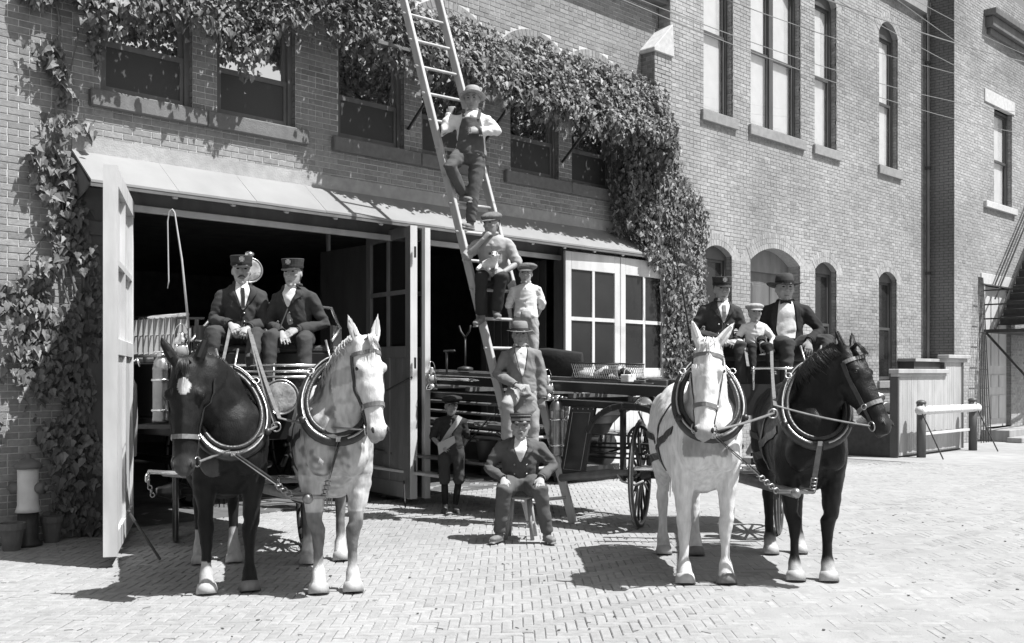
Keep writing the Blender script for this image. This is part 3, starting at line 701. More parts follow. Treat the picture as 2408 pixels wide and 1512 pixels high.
L2 = [(4.02, 3.97), (4.0, 4.09), (4.33, 4.27), (4.64, 4.23), (4.57, 4.04), (4.5, 3.86), (4.56, 3.7), (4.56, 3.44), (4.59, 3.06), (4.7, 2.67), (4.74, .04), (4.2, .04), (4.29, .51), (4.12, .95), (3.96, 1.37), (3.84, 1.79), (3.8, 2.16), (3.5, 2.4), (3.5, 2.59), (3.88, 2.64), (4.2, 2.85), (4.17, 3.19), (4.02, 3.69), (3.98, 3.81)]
it = fill(L1, -.03, -.25, 1300) + fill(L2, -.03, -.2, 850, -.12, 3.0) + fill(L2, -.1, -.3, 330, .02, 9.0)
it += fill([(3.7, 1.0), (3.4, 1.4), (3.6, 2.2), (3.9, 2.1), (4.0, 1.2)], -.02, -.1, 160, .05, 2)
grow(iv, it, big=1.2)
st = MB()
vine(st, [(4.5, -.06, 0), (4.42, -.05, 1.2), (4.5, -.05, 2.4), (4.32, -.04, 3.4), (4.2, -.04, 3.9), (4.33, -.04, 4.5), (4.3, -.05, 5.5)], .028, .012)
vine(st, [(4.6, -.06, 0), (4.55, -.07, 1.5), (4.35, -.05, 2.6), (4.36, -.04, 4.2), (4.5, -.05, 5.2)], .02, .008)
vine(st, [(4.45, -.06, 1.9), (4.1, -.05, 2.3), (3.7, -.04, 2.45), (3.3, -.04, 2.5)], .014, .006)
vine(st, [(4.4, -.05, 3.0), (4.2, -.03, 3.05), (4.0, -.03, 2.85)], .008, .004)
st.build('stem', M_stem, iv, smooth=True)

iv = empty('ivy', (14.2, -.3, 0), label='ivy hanging over the upper windows on frames and down the right pier', cat='ivy')
TOP = [(4.3, 6.9), (7.5, 6.9), (8.3, 6.75), (8.84, 6.45), (9.59, 6.55), (10.16, 6.5), (10.66, 6.45), (11.29, 6.61), (11.67, 6.47), (12.46, 6.57), (13.09, 6.54), (13.75, 6.57), (14.46, 6.53)]
BOT = [(4.4, 5.3), (4.63, 5.25), (4.9, 5.42), (5.0, 5.36), (5.26, 5.5), (5.64, 5.5), (5.9, 5.4), (6.05, 5.42), (6.25, 5.1), (6.45, 5.3), (6.67, 5.62), (7.14, 5.83), (7.38, 5.68), (7.69, 5.65), (7.97, 5.56), (8.2, 5.44), (8.82, 5.52), (9.34, 5.48), (9.89, 5.4), (10.56, 5.36), (11.18, 5.33), (11.94, 5.26), (12.65, 5.36), (13.08, 5.22), (13.65, 5.2)]
def along(L, x):
    if x <= L[0][0]: return L[0][1]
    for a, b in zip(L[:-1], L[1:]):
        if x <= b[0]: return a[1] + (b[1] - a[1]) * (x - a[0]) / (b[0] - a[0])
    return L[-1][1]
it = []
for _ in range(24000):
    x = R.uniform(4.35, 14.35); t = R.random() ** .8
    lump = .5 + .5 * noise.noise(V((x * 1.7, t * 2.5, 4)))
    a, b = along(TOP, x), along(BOT, min(x, 13.65)); a += .10 * noise.noise(V((x * 5, 1, 1))); b += .16 * noise.noise(V((x * 3.3, 7, 1))) + .05 * noise.noise(V((x * 11, 7, 1)))
    if x > 13.65: b += (x - 13.65) * .25
    if x < 7.4 and R.random() < .38: continue
    e = .06 + (.32 + .54 * smooth_(6.9, 8.6, x)) * t ** .75 * (1 if x < 13.6 else max(.35, 1 - (x - 13.6) * .9))
    z = a + (b - a) * t; y = -e - .12 * lump + R.gauss(0, .05)
    n = V((0, -.75, .66)).normalized() if t < .9 else V((0, -1, .1))
    it.append((V((x, y, z + R.gauss(0, .04))), n))
for _ in range(900):  # sprays that hang lower
    x = R.uniform(4.5, 13.5); b = along(BOT, x); it.append((V((x, -.06 - (.28 + .54 * smooth_(6.9, 8.6, x)) + R.gauss(0, .05), b - abs(R.gauss(0, .11)))), V((0, -1, 0))))
CP = [(13.04, 5.45), (12.98, 4.61), (13.04, 4.08), (13.36, 3.84), (13.59, 3.44), (14.0, 3.34), (14.11, 1.2), (15.2, 1.0), (15.15, 3.41), (15.2, 4.45), (14.6, 4.95), (14.3, 5.3), (14.2, 5.6)]
it += fill(CP, -.36, -.62, 800, -.4, 1.0) + fill(CP, -.4, -.66, 380, -.05, 6.0)
it += fill([(12.9, 5.4), (13.0, 3.9), (14.1, 3.5), (14.2, 5.4)], -.06, -.5, 600, -.35, 8)
grow(iv, it)
st = MB()
vine(st, [(14.35, -.33, 0), (14.4, -.36, 2.0), (14.2, -.38, 3.4), (13.8, -.34, 4.6), (13.7, -.3, 6.2)], .03, .012)
vine(st, [(14.7, -.3, 0), (14.6, -.33, 2.4), (14.3, -.4, 4.2), (14.0, -.5, 5.6)], .02, .008)
vine(st, [(14.2, -.25, 6.0), (12.5, -.25, 6.2), (10, -.25, 6.1), (7, -.25, 6.3), (4.6, -.3, 6.2)], .016, .008)
vine(st, [(13.62, -.62, 4.9), (13.6, -.66, 4.2), (13.66, -.64, 3.5), (13.7, -.6, 2.7)], .007, .004)
st.build('stem', M_stem, iv, smooth=True)
af = empty('window_awning_frame', (9, -.5, 5), label='old wooden awning arms under the ivy over the upper windows', cat='frame')
for a, b_ in ((7.74, 8.9), (9.12, 10.26), (10.82, 11.96), (12.18, 13.3)):
    for x in (b_,): q = MB(); q.bar((x, -.02, 4.9), (x, -.84, 5.6), .022, .035); q.build('arm', M_iron, af)
    q = MB(); q.bar((a, -.85, 5.62), (b_, -.85, 5.62), .04, .04); q.build('front_bar', M_brown, af)

# ======================= long ladder leaning on the eaves =======================
ld = empty('ladder', (8.56, -2.95, 0), label='tall wooden ladder leaning on the station eaves, men and boys on it', cat='ladder')
LA0, LB0 = V((8.22, -2.93, 0)), V((8.78, -3.03, 0)); LA1, LB1 = V((7.95, -.38, 8.12)), V((8.50, -.42, 8.12))
def rail_pt(side, h):
    a, b = (LA0, LA1) if side == 0 else (LB0, LB1); return a + (b - a) * (h / 8.12)
for sd in (0, 1):
    b = MB(); a, e = rail_pt(sd, 0), rail_pt(sd, 8.6); fw = V((0, -1, .3)); b.bar(a, e, .045, .105, fw); o = b.build('rail', M_woodL, ld, bevel=.006)
RUNG = [.28 + .3346 * i for i in range(25)]
for h in RUNG:
    a, e = rail_pt(0, h), rail_pt(1, h); d = (e - a).normalized() * .06; b = MB(); b.tube([a - d, a, e, e + d], [.014, .019, .019, .014], 8); b.build('rung', M_woodL, ld, smooth=True)
# ======================= horses =======================
M_leather = mat('black_leather', .03, .38, .3, 20, .2, 80)
M_strap = mat('brown_leather', .16, .5, .25, 25, .2, 80)
M_brass = mat('nickel_fittings', .45, .34, .1, 10, metal=.9)
M_hoof = mat('hoof_horn', .20, .6, .3, 14, .2, 40, st=(1, 1, .3))
M_eye = mat('dark_eye', .008, .12, .1)
M_nostril = mat('nostril', .012, .7, .1)
def coat(name, v, rough): return mat(name, v, rough, .16, 30, .3, 150, tone=True, st=(1, 1, .3), spec=.15)
def ribbon(mb, pts, nrm, w, th=.006, closed=False):
    """flat strap: pts on a surface with outward normals"""
    m = len(pts); base = len(mb.v)
    for i in range(m):
        a = pts[(i + 1) % m] if (closed or i < m - 1) else pts[i]; c = pts[i - 1] if (closed or i) else pts[i]
        t = (a - c)
        if t.length < 1e-7: t = V((0, 0, 1))
        t.normalize(); n = nrm[i].normalized(); s = n.cross(t)
        if s.length < 1e-4: s = V((1, 0, 0))
        s = s.normalized() * (w / 2)
        for q in (pts[i] - s, pts[i] + s, pts[i] + s + n * th, pts[i] - s + n * th): mb.v.append(tuple(q))
    for i in range(m if closed else m - 1):
        j = (i + 1) % m
        for k in range(4):
            l = (k + 1) % 4; mb.f.append((base + i * 4 + k, base + i * 4 + l, base + j * 4 + l, base + j * 4 + k)); mb.t.append(1)
    if not closed:
        mb.f.append((base + 3, base + 2, base + 1, base)); mb.t.append(1); e = base + (m - 1) * 4; mb.f.append((e, e + 1, e + 2, e + 3)); mb.t.append(1)
def torus(mb, c, ax, R_, r, n=18, k=6):
    ax = V(ax).normalized(); x = ax.orthogonal().normalized(); y = ax.cross(x)
    mb.tube([V(c) + x * math.cos(2 * math.pi * i / n) * R_ + y * math.sin(2 * math.pi * i / n) * R_ for i in range(n)], r, k, closed=True)
def horse(label, lat, dep, hd, S, neck, poll, muzz, yaw, coat_m, tonef, front=(.15, .15), hind=(.15, .15), fx=(0, 0), hx=(0, 0), hoofv=None, mane_m=None, mane_side=0, ears=(.35, .35), tail=True, hv=1.0, fore=1.0, manes=1.0, cz=.0, ch=.335, brow=True):
    hd = V((hd[0], hd[1])).normalized(); w = Dv(hd.x, hd.y); rz = math.atan2(w.y, w.x); root = empty('horse', P(lat, dep), rz, label, 'horse', 'harnessed fire horses')
    mb = MB(); U = (0, 0, 1)
    tr = [(-.93, 1.20, .05, .08), (-.90, 1.2, .15, .22), (-.80, 1.22, .245, .32), (-.62, 1.235, .30, .375), (-.42, 1.21, .305, .375), (-.2, 1.15, .315, .385), (.05, 1.10, .325, .405), (.28, 1.10, .315, .425), (.48, 1.16, .285, .44), (.64, 1.19, .26, .385), (.78, 1.17, .225, .29), (.87, 1.15, .15, .19), (.91, 1.14, .06, .08)]
    mb.tube([(x, 0, z) for x, z, a, b in tr], [(a, b) for x, z, a, b in tr], 18, up=U)
    for s in (-1, 1):
        mb.ball((.60, s * .165, 1.14), (.19, .11, .33), 12, 8, Matrix.Rotation(.35, 3, 'Y')); mb.ball((.79, s * .12, 1.06), (.115, .125, .17)); mb.ball((-.66, s * .19, 1.17), (.24, .125, .33), 12, 8, Matrix.Rotation(-.2, 3, 'Y'))
    # neck
    np_ = [V(q[:3]) for q in neck] + [V(poll)]; nr = [q[3:] for q in neck] + [(.085, .115)]
    m_ = []; mr = []
    for i in range(len(np_) - 1):       # smooth the path
        p0 = np_[max(i - 1, 0)]; p1, p2 = np_[i], np_[i + 1]; p3 = np_[min(i + 2, len(np_) - 1)]
        for t in (0, .25, .5, .75):
            m_.append(.5 * ((2 * p1) + (p2 - p0) * t + (2 * p0 - 5 * p1 + 4 * p2 - p3) * t * t + (3 * p1 - p0 - 3 * p2 + p3) * t ** 3)); mr.append((nr[i][0] + (nr[i + 1][0] - nr[i][0]) * t, nr[i][1] + (nr[i + 1][1] - nr[i][1]) * t))
    m_.append(np_[-1]); mr.append(nr[-1])
    mb.tube(m_, mr, 14, up=U)
    # head
    po, mz = V(poll), V(muzz); d = (mz - po); HL = d.length / .765; d.normalize()
    n = V((math.cos(yaw), math.sin(yaw), .35)); n = (n - d * n.dot(d)).normalized(); sd = n.cross(d).normalized()
    if sd.y < 0: sd = -sd
    H = lambda t, a=0, b=0: po + d * (t * HL) + sd * (a * HL) + n * (b * HL)
    hr = [(-.05, .05, .06, 0), (.02, .098, .10, -.01), (.10, .113, .125, -.02), (.19, .120, .145, -.028), (.28, .116, .150, -.036), (.36, .104, .138, -.03), (.45, .086, .115, -.015), (.54, .074, .095, -.004), (.62, .070, .084, .002), (.69, .075, .082, 0), (.735, .066, .07, -.006), (.76, .04, .045, -.01)]
    mb.tube([H(t, 0, o) for t, a, b, o in hr], [(a * HL, b * HL) for t, a, b, o in hr], 16, up=n)
    for s in (-1, 1):
        mb.ball(H(.215, s * .094, .055), .043 * HL); mb.ball(H(.27, s * .055, -.085), (.075 * HL,) * 3); mb.ball(H(.68, s * .047, .042), .034 * HL); mb.tube([H(.3, s * .085, .01), H(.55, s * .062, -.01)], [.02 * HL, .012 * HL], 6)
        e0 = H(.005, s * .07, .03); ed = (-d + sd * s * ears[(s + 1) // 2] + n * .12).normalized(); xs = [0, .05, .10, .155, .2, .222]; rs = [.036, .043, .042, .03, .013, .004]
        mb.tube([e0 + ed * x * HL for x in xs], [(r_ * HL, r_ * .55 * HL) for r_ in rs], 10, up=n)
    mb.ball(H(.735, 0, -.045), .036 * HL); mb.tube([H(.1, 0, .11), H(.6, 0, .078)], [.03 * HL, .02 * HL], 6)
    # legs
    feet = []
    for s, fy, dx in ((-1, front[0], fx[0]), (1, front[1], fx[1])):
        y0 = s * .185; yf = s * fy; mid = (y0 + yf) / 2
        mb.tube([(.55, y0, 1.16), (.55, y0, .95), (.56 + dx * .2, y0 * .95, .80), (.57 + dx * .4, mid, .62), (.58 + dx * .5, mid, .53), (.575 + dx * .6, yf, .475), (.575 + dx * .65, yf, .42), (.565 + dx * .8, yf, .30), (.565 + dx * .9, yf, .20), (.575 + dx, yf, .145), (.60 + dx, yf, .10), (.62 + dx, yf, .05)],
                [(.115, .16), (.108, .145), (.088, .11), (.066, .078), (.057, .062), (.062, .068), (.053, .057), (.038, .046), (.039, .047), (.055, .062), (.058, .064), (.070, .078)], 12, up=(1, 0, 0))
        feet.append((.63 + dx, yf, 0))
    for s, fy, dx in ((-1, hind[0], hx[0]), (1, hind[1], hx[1])):
        y0 = s * .19; yf = s * fy; mid = (y0 + yf) / 2
        mb.tube([(-.60, y0, 1.2), (-.58, y0, 1.0), (-.60, y0, .86), (-.68 + dx * .3, mid, .72), (-.765 + dx * .5, yf, .61), (-.79 + dx * .6, yf, .55), (-.775 + dx * .7, yf, .46), (-.755 + dx * .8, yf, .32), (-.745 + dx * .9, yf, .21), (-.735 + dx, yf, .15), (-.70 + dx, yf, .10), (-.675 + dx, yf, .05)],
                [(.155, .24), (.138, .21), (.112, .15), (.074, .095), (.054, .076), (.058, .08), (.05, .06), (.041, .048), (.042, .05), (.057, .064), (.058, .064), (.070, .078)], 12, up=(1, 0, 0))
        feet.append((-.665 + dx, yf, 0))
    if S != 1: mb.v = [(q[0], q[1], q[2]) for q in mb.v]
    me = fuse(mb, .0135, 5, .5); me.materials.append(coat_m)
    bm = bmesh.new(); bm.from_mesh(me); sel = []
    for v in bm.verts:
        if v.co.z > .84:
            q = v.co - po
            if not (-.16 < q.dot(d) / HL < .95 and abs(q.dot(sd)) < .2 * HL and -.2 * HL < q.dot(n)) and not (q.dot(d) < -.05 * HL and q.length < .36 * HL and abs(q.dot(sd)) > .04 * HL): sel.append(v)
    for _ in range(26): bmesh.ops.smooth_vert(bm, verts=sel, factor=.5, use_axis_x=True, use_axis_y=True, use_axis_z=True)
    bm.to_mesh(me); bm.free()
    ridge(me, .013, 5.5, lambda q: .35 if (q - po).length < .3 or q.z < .5 else 1, seed=lat); ridge(me, .003, 17, lambda q: .4 if q.z < .3 else 1, seed=lat)
    L = lambda q: ((q - po).dot(d) / HL, (q - po).dot(sd) / HL, (q - po).dot(n) / HL)
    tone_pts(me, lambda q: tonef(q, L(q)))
    body = link(me, 'body', root, False); bv = bvh_of(me)
    for i, f in enumerate(feet):
        h = MB(); fx_, fy_ = f[0], f[1]; k = 1 if i < 2 else .95
        h.tube([(fx_ + .012, fy_, .004), (fx_ - .0, fy_, .05), (fx_ - .008, fy_, .078)], [(.082 * k, .09 * k), (.077 * k, .084 * k), (.068 * k, .074 * k)], 14, up=(1, 0, 0)); h.build('hoof', hoofv[i] if hoofv else M_hoof, root, True, False)
    for s in (-1, 1):
        e = MB(); e.ball(H(.225, s * .119, .064), .0165 * HL); e.build('eye', M_eye, root, True, False)
        e = MB(); e.ball(H(.692, s * .062, .066), (.012 * HL, .011 * HL, .024 * HL), 8, 6, Matrix((sd, n, -d)).transposed()); e.build('nostril', M_nostril, root, True, False)
        e = MB(); e0 = H(.005, s * .07, .03); ed = (-d + sd * s * ears[(s + 1) // 2] + n * .12).normalized(); a = e0 + ed * .045 * HL + n * .0235 * HL; c = e0 + ed * .17 * HL + n * .013 * HL; e.bar(a, c, .022 * HL, .005, n); e.build('ear_hollow', M_nostril if hv < .5 else M_earpink, root, False, False)
    # mane and forelock of loose locks
    mn = MB(); k = len(m_)
    for i in range(int(900 * manes)):
        t = R.uniform(1.2, k - 1.01); j = int(t); f = t - j; c = m_[j].lerp(m_[j + 1], f); dd = (m_[j + 1] - m_[j]).normalized(); sx = V(U).cross(dd).normalized(); up = dd.cross(sx)
        if up.z < 0: up = -up
        side = mane_side if mane_side else R.choice((-1, 1)); rw, rh = mr[j]; am = R.uniform(.5, 1.35); a0 = R.gauss(0, .12); g_ = R.uniform(1.0, 1.035)
        lk = lambda a, s_: c + up * math.cos(a) * rh * g_ + sx * side * math.sin(a) * rw * (g_ + .03) - dd * s_ * R.uniform(.01, .05)
        mn.tube([lk(a0, 0) - up * .02, lk(a0 + am * .25, .3) + up * .004, lk(a0 + am * .6, .6), lk(a0 + am, 1)], [.003, .0038, .003, .001], 4)
    mn.build('mane', mane_m, root, True, False, kind='stuff'); mn = MB()
    for i in range(int(90 * fore)):
        p = H(.0, R.gauss(0, .022), .07); ln = R.uniform(.05, .14); x = max(-.05, min(.05, R.gauss(0, .028))); mn.tube([p, H(-.02, x * .6, .13), H(ln * .9, x, .155 + R.gauss(0, .006))], [.004, .005, .0015], 4)
    mn.build('forelock', mane_m, root, True, False, kind='stuff')
    if tail:
        tl = MB()
        for i in range(40):
            y = R.gauss(0, .025); tl.tube([(-.9, y * .5, 1.42), (-1.0, y, 1.3), (-1.03 + R.gauss(0, .02), y * 2, .95), (-1.0 + R.gauss(0, .03), y * 2.2, R.uniform(.45, .65))], [.012, .014, .012, .004], 5)
        tl.build('tail', mane_m, root, True, False, kind='stuff')
    # ---------- tack ----------
    def hp(t, ang, off=.003):
        a = math.radians(ang); v = n * math.cos(a) + sd * math.sin(a); c = H(t, 0, -.02); hit = bv.ray_cast(c, v, .21 * HL)
        return (hit[0] + v * off, v) if hit[0] else (c + v * .15 * HL, v)
    def band(t, a0, a1, w, name, m__, t1=None, cnt=16, closed=False):
        q = [hp(t + ((t1 - t) * i / cnt if t1 is not None else 0), a0 + (a1 - a0) * i / cnt) for i in range(cnt if closed else cnt + 1)]
        b = MB(); ribbon(b, [z[0] for z in q], [z[1] for z in q], w, .007, closed); b.build(name, m__, br, False, False); return q
    b = MB(); q = [hp(.0 + 0.0, a) for a in (125, 145, 165, 180, 195, 215, 235)]
    ribbon(b, [z[0] for z in q], [z[1] for z in q], .035, .007); br = b.build('bridle', M_leather, root, False, False)
    if brow: band(.105, -82, 82, .03, 'browband', M_strap)
    band(.50, 0, 360, .034, 'noseband', M_strap, closed=True, cnt=28)
    for s in (-1, 1):
        band(.10, s * 84, s * 92, .034, 'cheek_strap', M_leather, t1=.50, cnt=12)
        band(.50, s * 92, s * 100, .026, 'cheek_strap', M_leather, t1=.645, cnt=6)
        c = hp(.665, s * 100, .014)[0]; b = MB(); torus(b, c, sd + n * .5, .036, .0055); b.build('bit_ring', M_brass, br, True, False)
        c = hp(.50, s * 88, .008)[0]; b = MB(); torus(b, c, sd * s, .02, .006, 12); b.build('buckle', M_brass, br, True, False)
    # collar: padded egg-shaped ring with hames in front
    C = V((.715, 0, 1.385 + cz)); vv = V((-.57 * ch, 0, ch)); fw = V((.36, 0, .20)).normalized(); cy = neck[1][1] * .25
    def cring(a, grow=1.0, push=0.0):
        yy = math.sin(a) * .25 * grow * (1 - .16 * math.cos(a)); return C + vv * (math.cos(a) * grow) + V((0, yy + cy * max(0, math.cos(a)), 0)) + fw * push
    A = [2 * math.pi * i / 36 for i in range(36)]
    b = MB(); b.tube([cring(a) for a in A], .043, 10, closed=True); co = b.build('collar', M_leather, root, True, False)
    b = MB(); b.tube([cring(a, .88, .04) for a in A], .02, 8, closed=True); b.build('collar_roll', M_leather, co, True, False)
    for s in (-1, 1):
        al = [s * math.radians(x) for x in range(14, 176, 9)]; b = MB(); pts = [cring(a, 1.03, .058) for a in al]
        top = pts[0] + V((-.05, s * .03, .13)); b.tube([top] + pts, [.009] + [.0075] * len(pts), 8); b.build('hame', M_brass, co, True, False)
        c = cring(s * math.radians(55), 1.06, .08); bb_ = MB(); torus(bb_, c, fw, .024, .005, 14); bb_.build('rein_ring', M_brass, co, True, False)
        c = cring(s * math.radians(118), 1.08, .03); bb_ = MB(); bb_.tube([c - V((.05, 0, 0)), c + V((.06, 0, .0))], .026, 8); bb_.build('tug_clip', M_leather, co, True, False)
    b = MB(); c = cring(math.pi, 1.03, .06); b.box(c, (.02, .035, .035)); b.build('hame_clip', M_brass, co, False, False)
    # trace, back band and breeching laid on the flanks
    def sp(x, z, s, off=.004):
        hit = bv.ray_cast(V((x, s * 1.2, z)), V((0, -s, 0))); return (hit[0] + V((0, s * off, 0)), hit[1]) if hit[0] else (V((x, s * .3, z)), V((0, s, 0)))
    def lay(path, s, w, name, m__=M_leather):
        out = []
        for (a, c) in zip(path[:-1], path[1:]):
            for i in range(8): out.append(sp(a[0] + (c[0] - a[0]) * i / 8, a[1] + (c[1] - a[1]) * i / 8, s))
        out.append(sp(path[-1][0], path[-1][1], s)); b = MB(); ribbon(b, [q[0] for q in out], [q[1] for q in out], w, .008); b.build(name, m__, root, False, False)
    for s in (-1, 1):
        lay([(.6, 1.22), (.2, 1.1), (-.3, .97), (-.78, .84)], s, .065, 'trace')
        lay([(.08, 1.47), (.06, 1.2), (.1, .85)], s, .05, 'back_band')
        lay([(-.25, 1.08), (-.6, 1.12), (-.86, 1.1)], s, .055, 'breeching')
    q = [sp(.08, 1.47, -1), (V((.08, 0, 1.535)), V((0, 0, 1))), sp(.08, 1.47, 1)]
    return dict(root=root, H=H, hp=hp, cring=cring, n=n, sd=sd, d=d, HL=HL)
def W_(h, p): return h['root'].matrix_basis @ p
M_earpink = mat('ear_lining', .34, .8, .1, 20)
M_manew = mat('pale_mane', .62, .6, .15, 60); M_maned = mat('dark_mane', .03, .45, .3, 60); M_maneg = mat('grey_mane', .42, .6, .2, 60)
M_hoofp = mat('pale_hoof', .40, .6, .25, 14, .2, 40, st=(1, 1, .3)); M_hoofd = mat('dark_hoof', .16, .6, .25, 14, .2, 40, st=(1, 1, .3))
def smooth(a, b, x): t = min(1, max(0, (x - a) / (b - a))); return t * t * (3 - 2 * t)
def on_head(h): return -.08 < h[0] < .85 and abs(h[1]) < .2 and abs(h[2]) < .25
def t_bay(q, h):
    t = 1 + .5 * noise.noise(q * 3)
    if on_head(h):
        e = math.hypot((h[0] - .165) * 1.0, h[1] * 1.35) + .008 * noise.noise(q * 40)
        if h[2] > .06 and e < .058: return 34
        if h[0] > .55: t *= 1.5 + 2.2 * smooth(.55, .7, h[0])
        t *= 1.2
    if q.z < .36 and (q.y < -.02 or q.x < 0):
        lim = .24 if q.x > 0 else .3
        if q.z < lim + .02 * noise.noise(q * 25) and q.z > 0: return 30
    return t
def t_grey(q, h):
    n_ = noise.noise(q * 11) + .6 * noise.noise(q * 23); t = 1.02 - .36 * smooth(-.15, .7, n_)
    if on_head(h):
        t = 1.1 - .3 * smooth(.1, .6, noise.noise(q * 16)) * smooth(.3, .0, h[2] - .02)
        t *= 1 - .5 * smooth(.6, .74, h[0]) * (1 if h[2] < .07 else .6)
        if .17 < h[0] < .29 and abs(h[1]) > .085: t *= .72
        return t
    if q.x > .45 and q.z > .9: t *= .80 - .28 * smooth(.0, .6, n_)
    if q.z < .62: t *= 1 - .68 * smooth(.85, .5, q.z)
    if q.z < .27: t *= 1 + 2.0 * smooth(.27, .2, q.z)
    return t
def t_white(q, h):
    t = 1 - .06 * smooth(0, .6, noise.noise(q * 9))
    if on_head(h): t *= 1 - .5 * smooth(.63, .74, h[0]) * (1 if h[2] < .08 else .55)
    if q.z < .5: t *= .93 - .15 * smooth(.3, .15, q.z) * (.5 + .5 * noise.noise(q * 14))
    return t
def t_black(q, h):
    t = 1 + .4 * noise.noise(q * 4)
    if on_head(h):
        if h[0] > .62: t *= 1.6
    if q.z < .2 and q.z > 0: t = 1 + 26 * smooth(.2, .1, q.z + .03 * noise.noise(q * 20))
    return t
C_bay = coat('bay_coat', .013, .5); C_grey = coat('dapple_coat', .56, .8); C_white = coat('white_coat', .66, .8); C_black = coat('black_coat', .014, .42)
BAY_H = horse('dark bay horse with a white star, head lowered, at the left bay', -2.36, 8.56, (.33, -.944), 1,
    [(.50, 0, 1.26, .20, .34), (.68, -.06, 1.45, .17, .28), (.82, -.17, 1.60, .135, .22), (.86, -.27, 1.70, .10, .16)], (.89, -.32, 1.745), (.985, -.345, .93), -.22, C_bay, t_bay,
    front=(.17, .15), hind=(.16, .13), hoofv=[M_hoofp, M_hoofd, M_hoofp, M_hoofp], mane_m=M_maned, ears=(.55, .35), hv=.1, fore=.3, manes=.5, mane_side=-1, brow=False, ch=.32)
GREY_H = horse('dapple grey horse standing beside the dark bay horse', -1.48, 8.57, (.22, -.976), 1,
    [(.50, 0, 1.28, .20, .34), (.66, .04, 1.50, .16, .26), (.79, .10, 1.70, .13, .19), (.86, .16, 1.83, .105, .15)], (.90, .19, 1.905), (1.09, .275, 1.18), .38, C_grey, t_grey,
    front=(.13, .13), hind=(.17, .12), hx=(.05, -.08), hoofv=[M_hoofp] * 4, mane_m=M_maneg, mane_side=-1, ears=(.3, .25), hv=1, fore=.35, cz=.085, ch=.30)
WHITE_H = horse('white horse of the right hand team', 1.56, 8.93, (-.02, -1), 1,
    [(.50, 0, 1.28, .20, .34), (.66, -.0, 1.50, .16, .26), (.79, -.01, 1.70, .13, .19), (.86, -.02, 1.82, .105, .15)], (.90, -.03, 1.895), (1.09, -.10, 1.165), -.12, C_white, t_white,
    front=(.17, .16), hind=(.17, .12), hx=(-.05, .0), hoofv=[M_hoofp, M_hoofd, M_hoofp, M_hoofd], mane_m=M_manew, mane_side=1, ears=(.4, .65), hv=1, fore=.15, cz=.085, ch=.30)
BLACK_H = horse('black horse of the right hand team with its head turned aside', 2.48, 9.03, (-.1, -.995), 1,
    [(.50, 0, 1.28, .20, .34), (.66, .02, 1.48, .165, .27), (.76, .09, 1.64, .135, .21), (.80, .17, 1.77, .105, .155)], (.81, .225, 1.835), (1.08, .46, 1.20), .85, C_black, t_black,
    front=(.13, .13), hind=(.15, .12), hx=(.06, .0), hoofv=[M_hoofp] * 4, mane_m=M_maned, mane_side=-1, ears=(.15, .45), hv=.1, fore=.7, cz=.04, ch=.315)
# ======================= people =======================
M_skin = mat('skin', .33, .6, .08, 30, .08, 120); M_skinb = mat('sunburnt_skin', .27, .6, .1, 30, .08, 120)
M_hair = mat('dark_hair', .03, .6, .3, 80, .3, 150, st=(1, 1, .3)); M_hairg = mat('grey_hair', .3, .7, .2, 80, .3, 150)
def cloth(name, v, var=.1): return mat(name, v, .9, var, 9, .5, 14, det=6, spec=.15)
M_navy = cloth('navy_wool', .05); M_navy2 = cloth('faded_navy_wool', .095); M_trous = cloth('dark_trousers', .055); M_denim = cloth('worn_denim', .10, .2)
M_shirt = cloth('white_cotton', .68, .06); M_blue = cloth('blue_work_shirt', .34); M_tan = cloth('tan_jacket', .20); M_khaki = cloth('pale_trousers', .34); M_blackc = cloth('black_cloth', .03); M_darkcloth = cloth('dark_shirt', .035)  # dark_shirt is one even dark cloth for shirts and trousers
M_straw = mat('straw', .27, .8, .15, 60, .3, 120); M_felt = cloth('grey_felt', .2); M_feltd = cloth('dark_felt', .06); M_tweed = mat('tweed', .14, .95, .3, 90, .4, 120)
M_shoe = mat('shoe_leather', .06, .45, .3, 14, .2, 50); M_shoed = mat('dusty_shoe', .16, .7, .3, 14, .2, 50); M_lip = mat('lip', .15, .6, .1); M_brow = mat('eyebrow', .05, .8, .2); M_eyew = mat('eye_white', .3, .3, .05); M_strapc = cloth('canvas_strap', .42)
def crease(me, amp, s, seed):
    nr = [v.normal.copy() for v in me.vertices]
    for v, q in zip(me.vertices, nr):
        c = v.co / s; w = V((noise.noise(c * 3 + V((seed, 0, 0))), noise.noise(c * 3 + V((0, seed, 4))), noise.noise(c * 3 + V((7, 0, seed))))) * .12; c = c + w
        a = 1 - abs(noise.noise(V((c.x * 4.5 + seed, c.y * 4.5, c.z * 9 + c.y * 4)))) * 2.2; b = 1 - abs(noise.noise(V((c.x * 9, c.y * 9 + seed, c.z * 17 - c.x * 6)))) * 2.2
        v.co += q * (amp * (.75 * (a - .45) + .4 * (b - .45)))
def lerp(a, b, t): return a + (b - a) * t
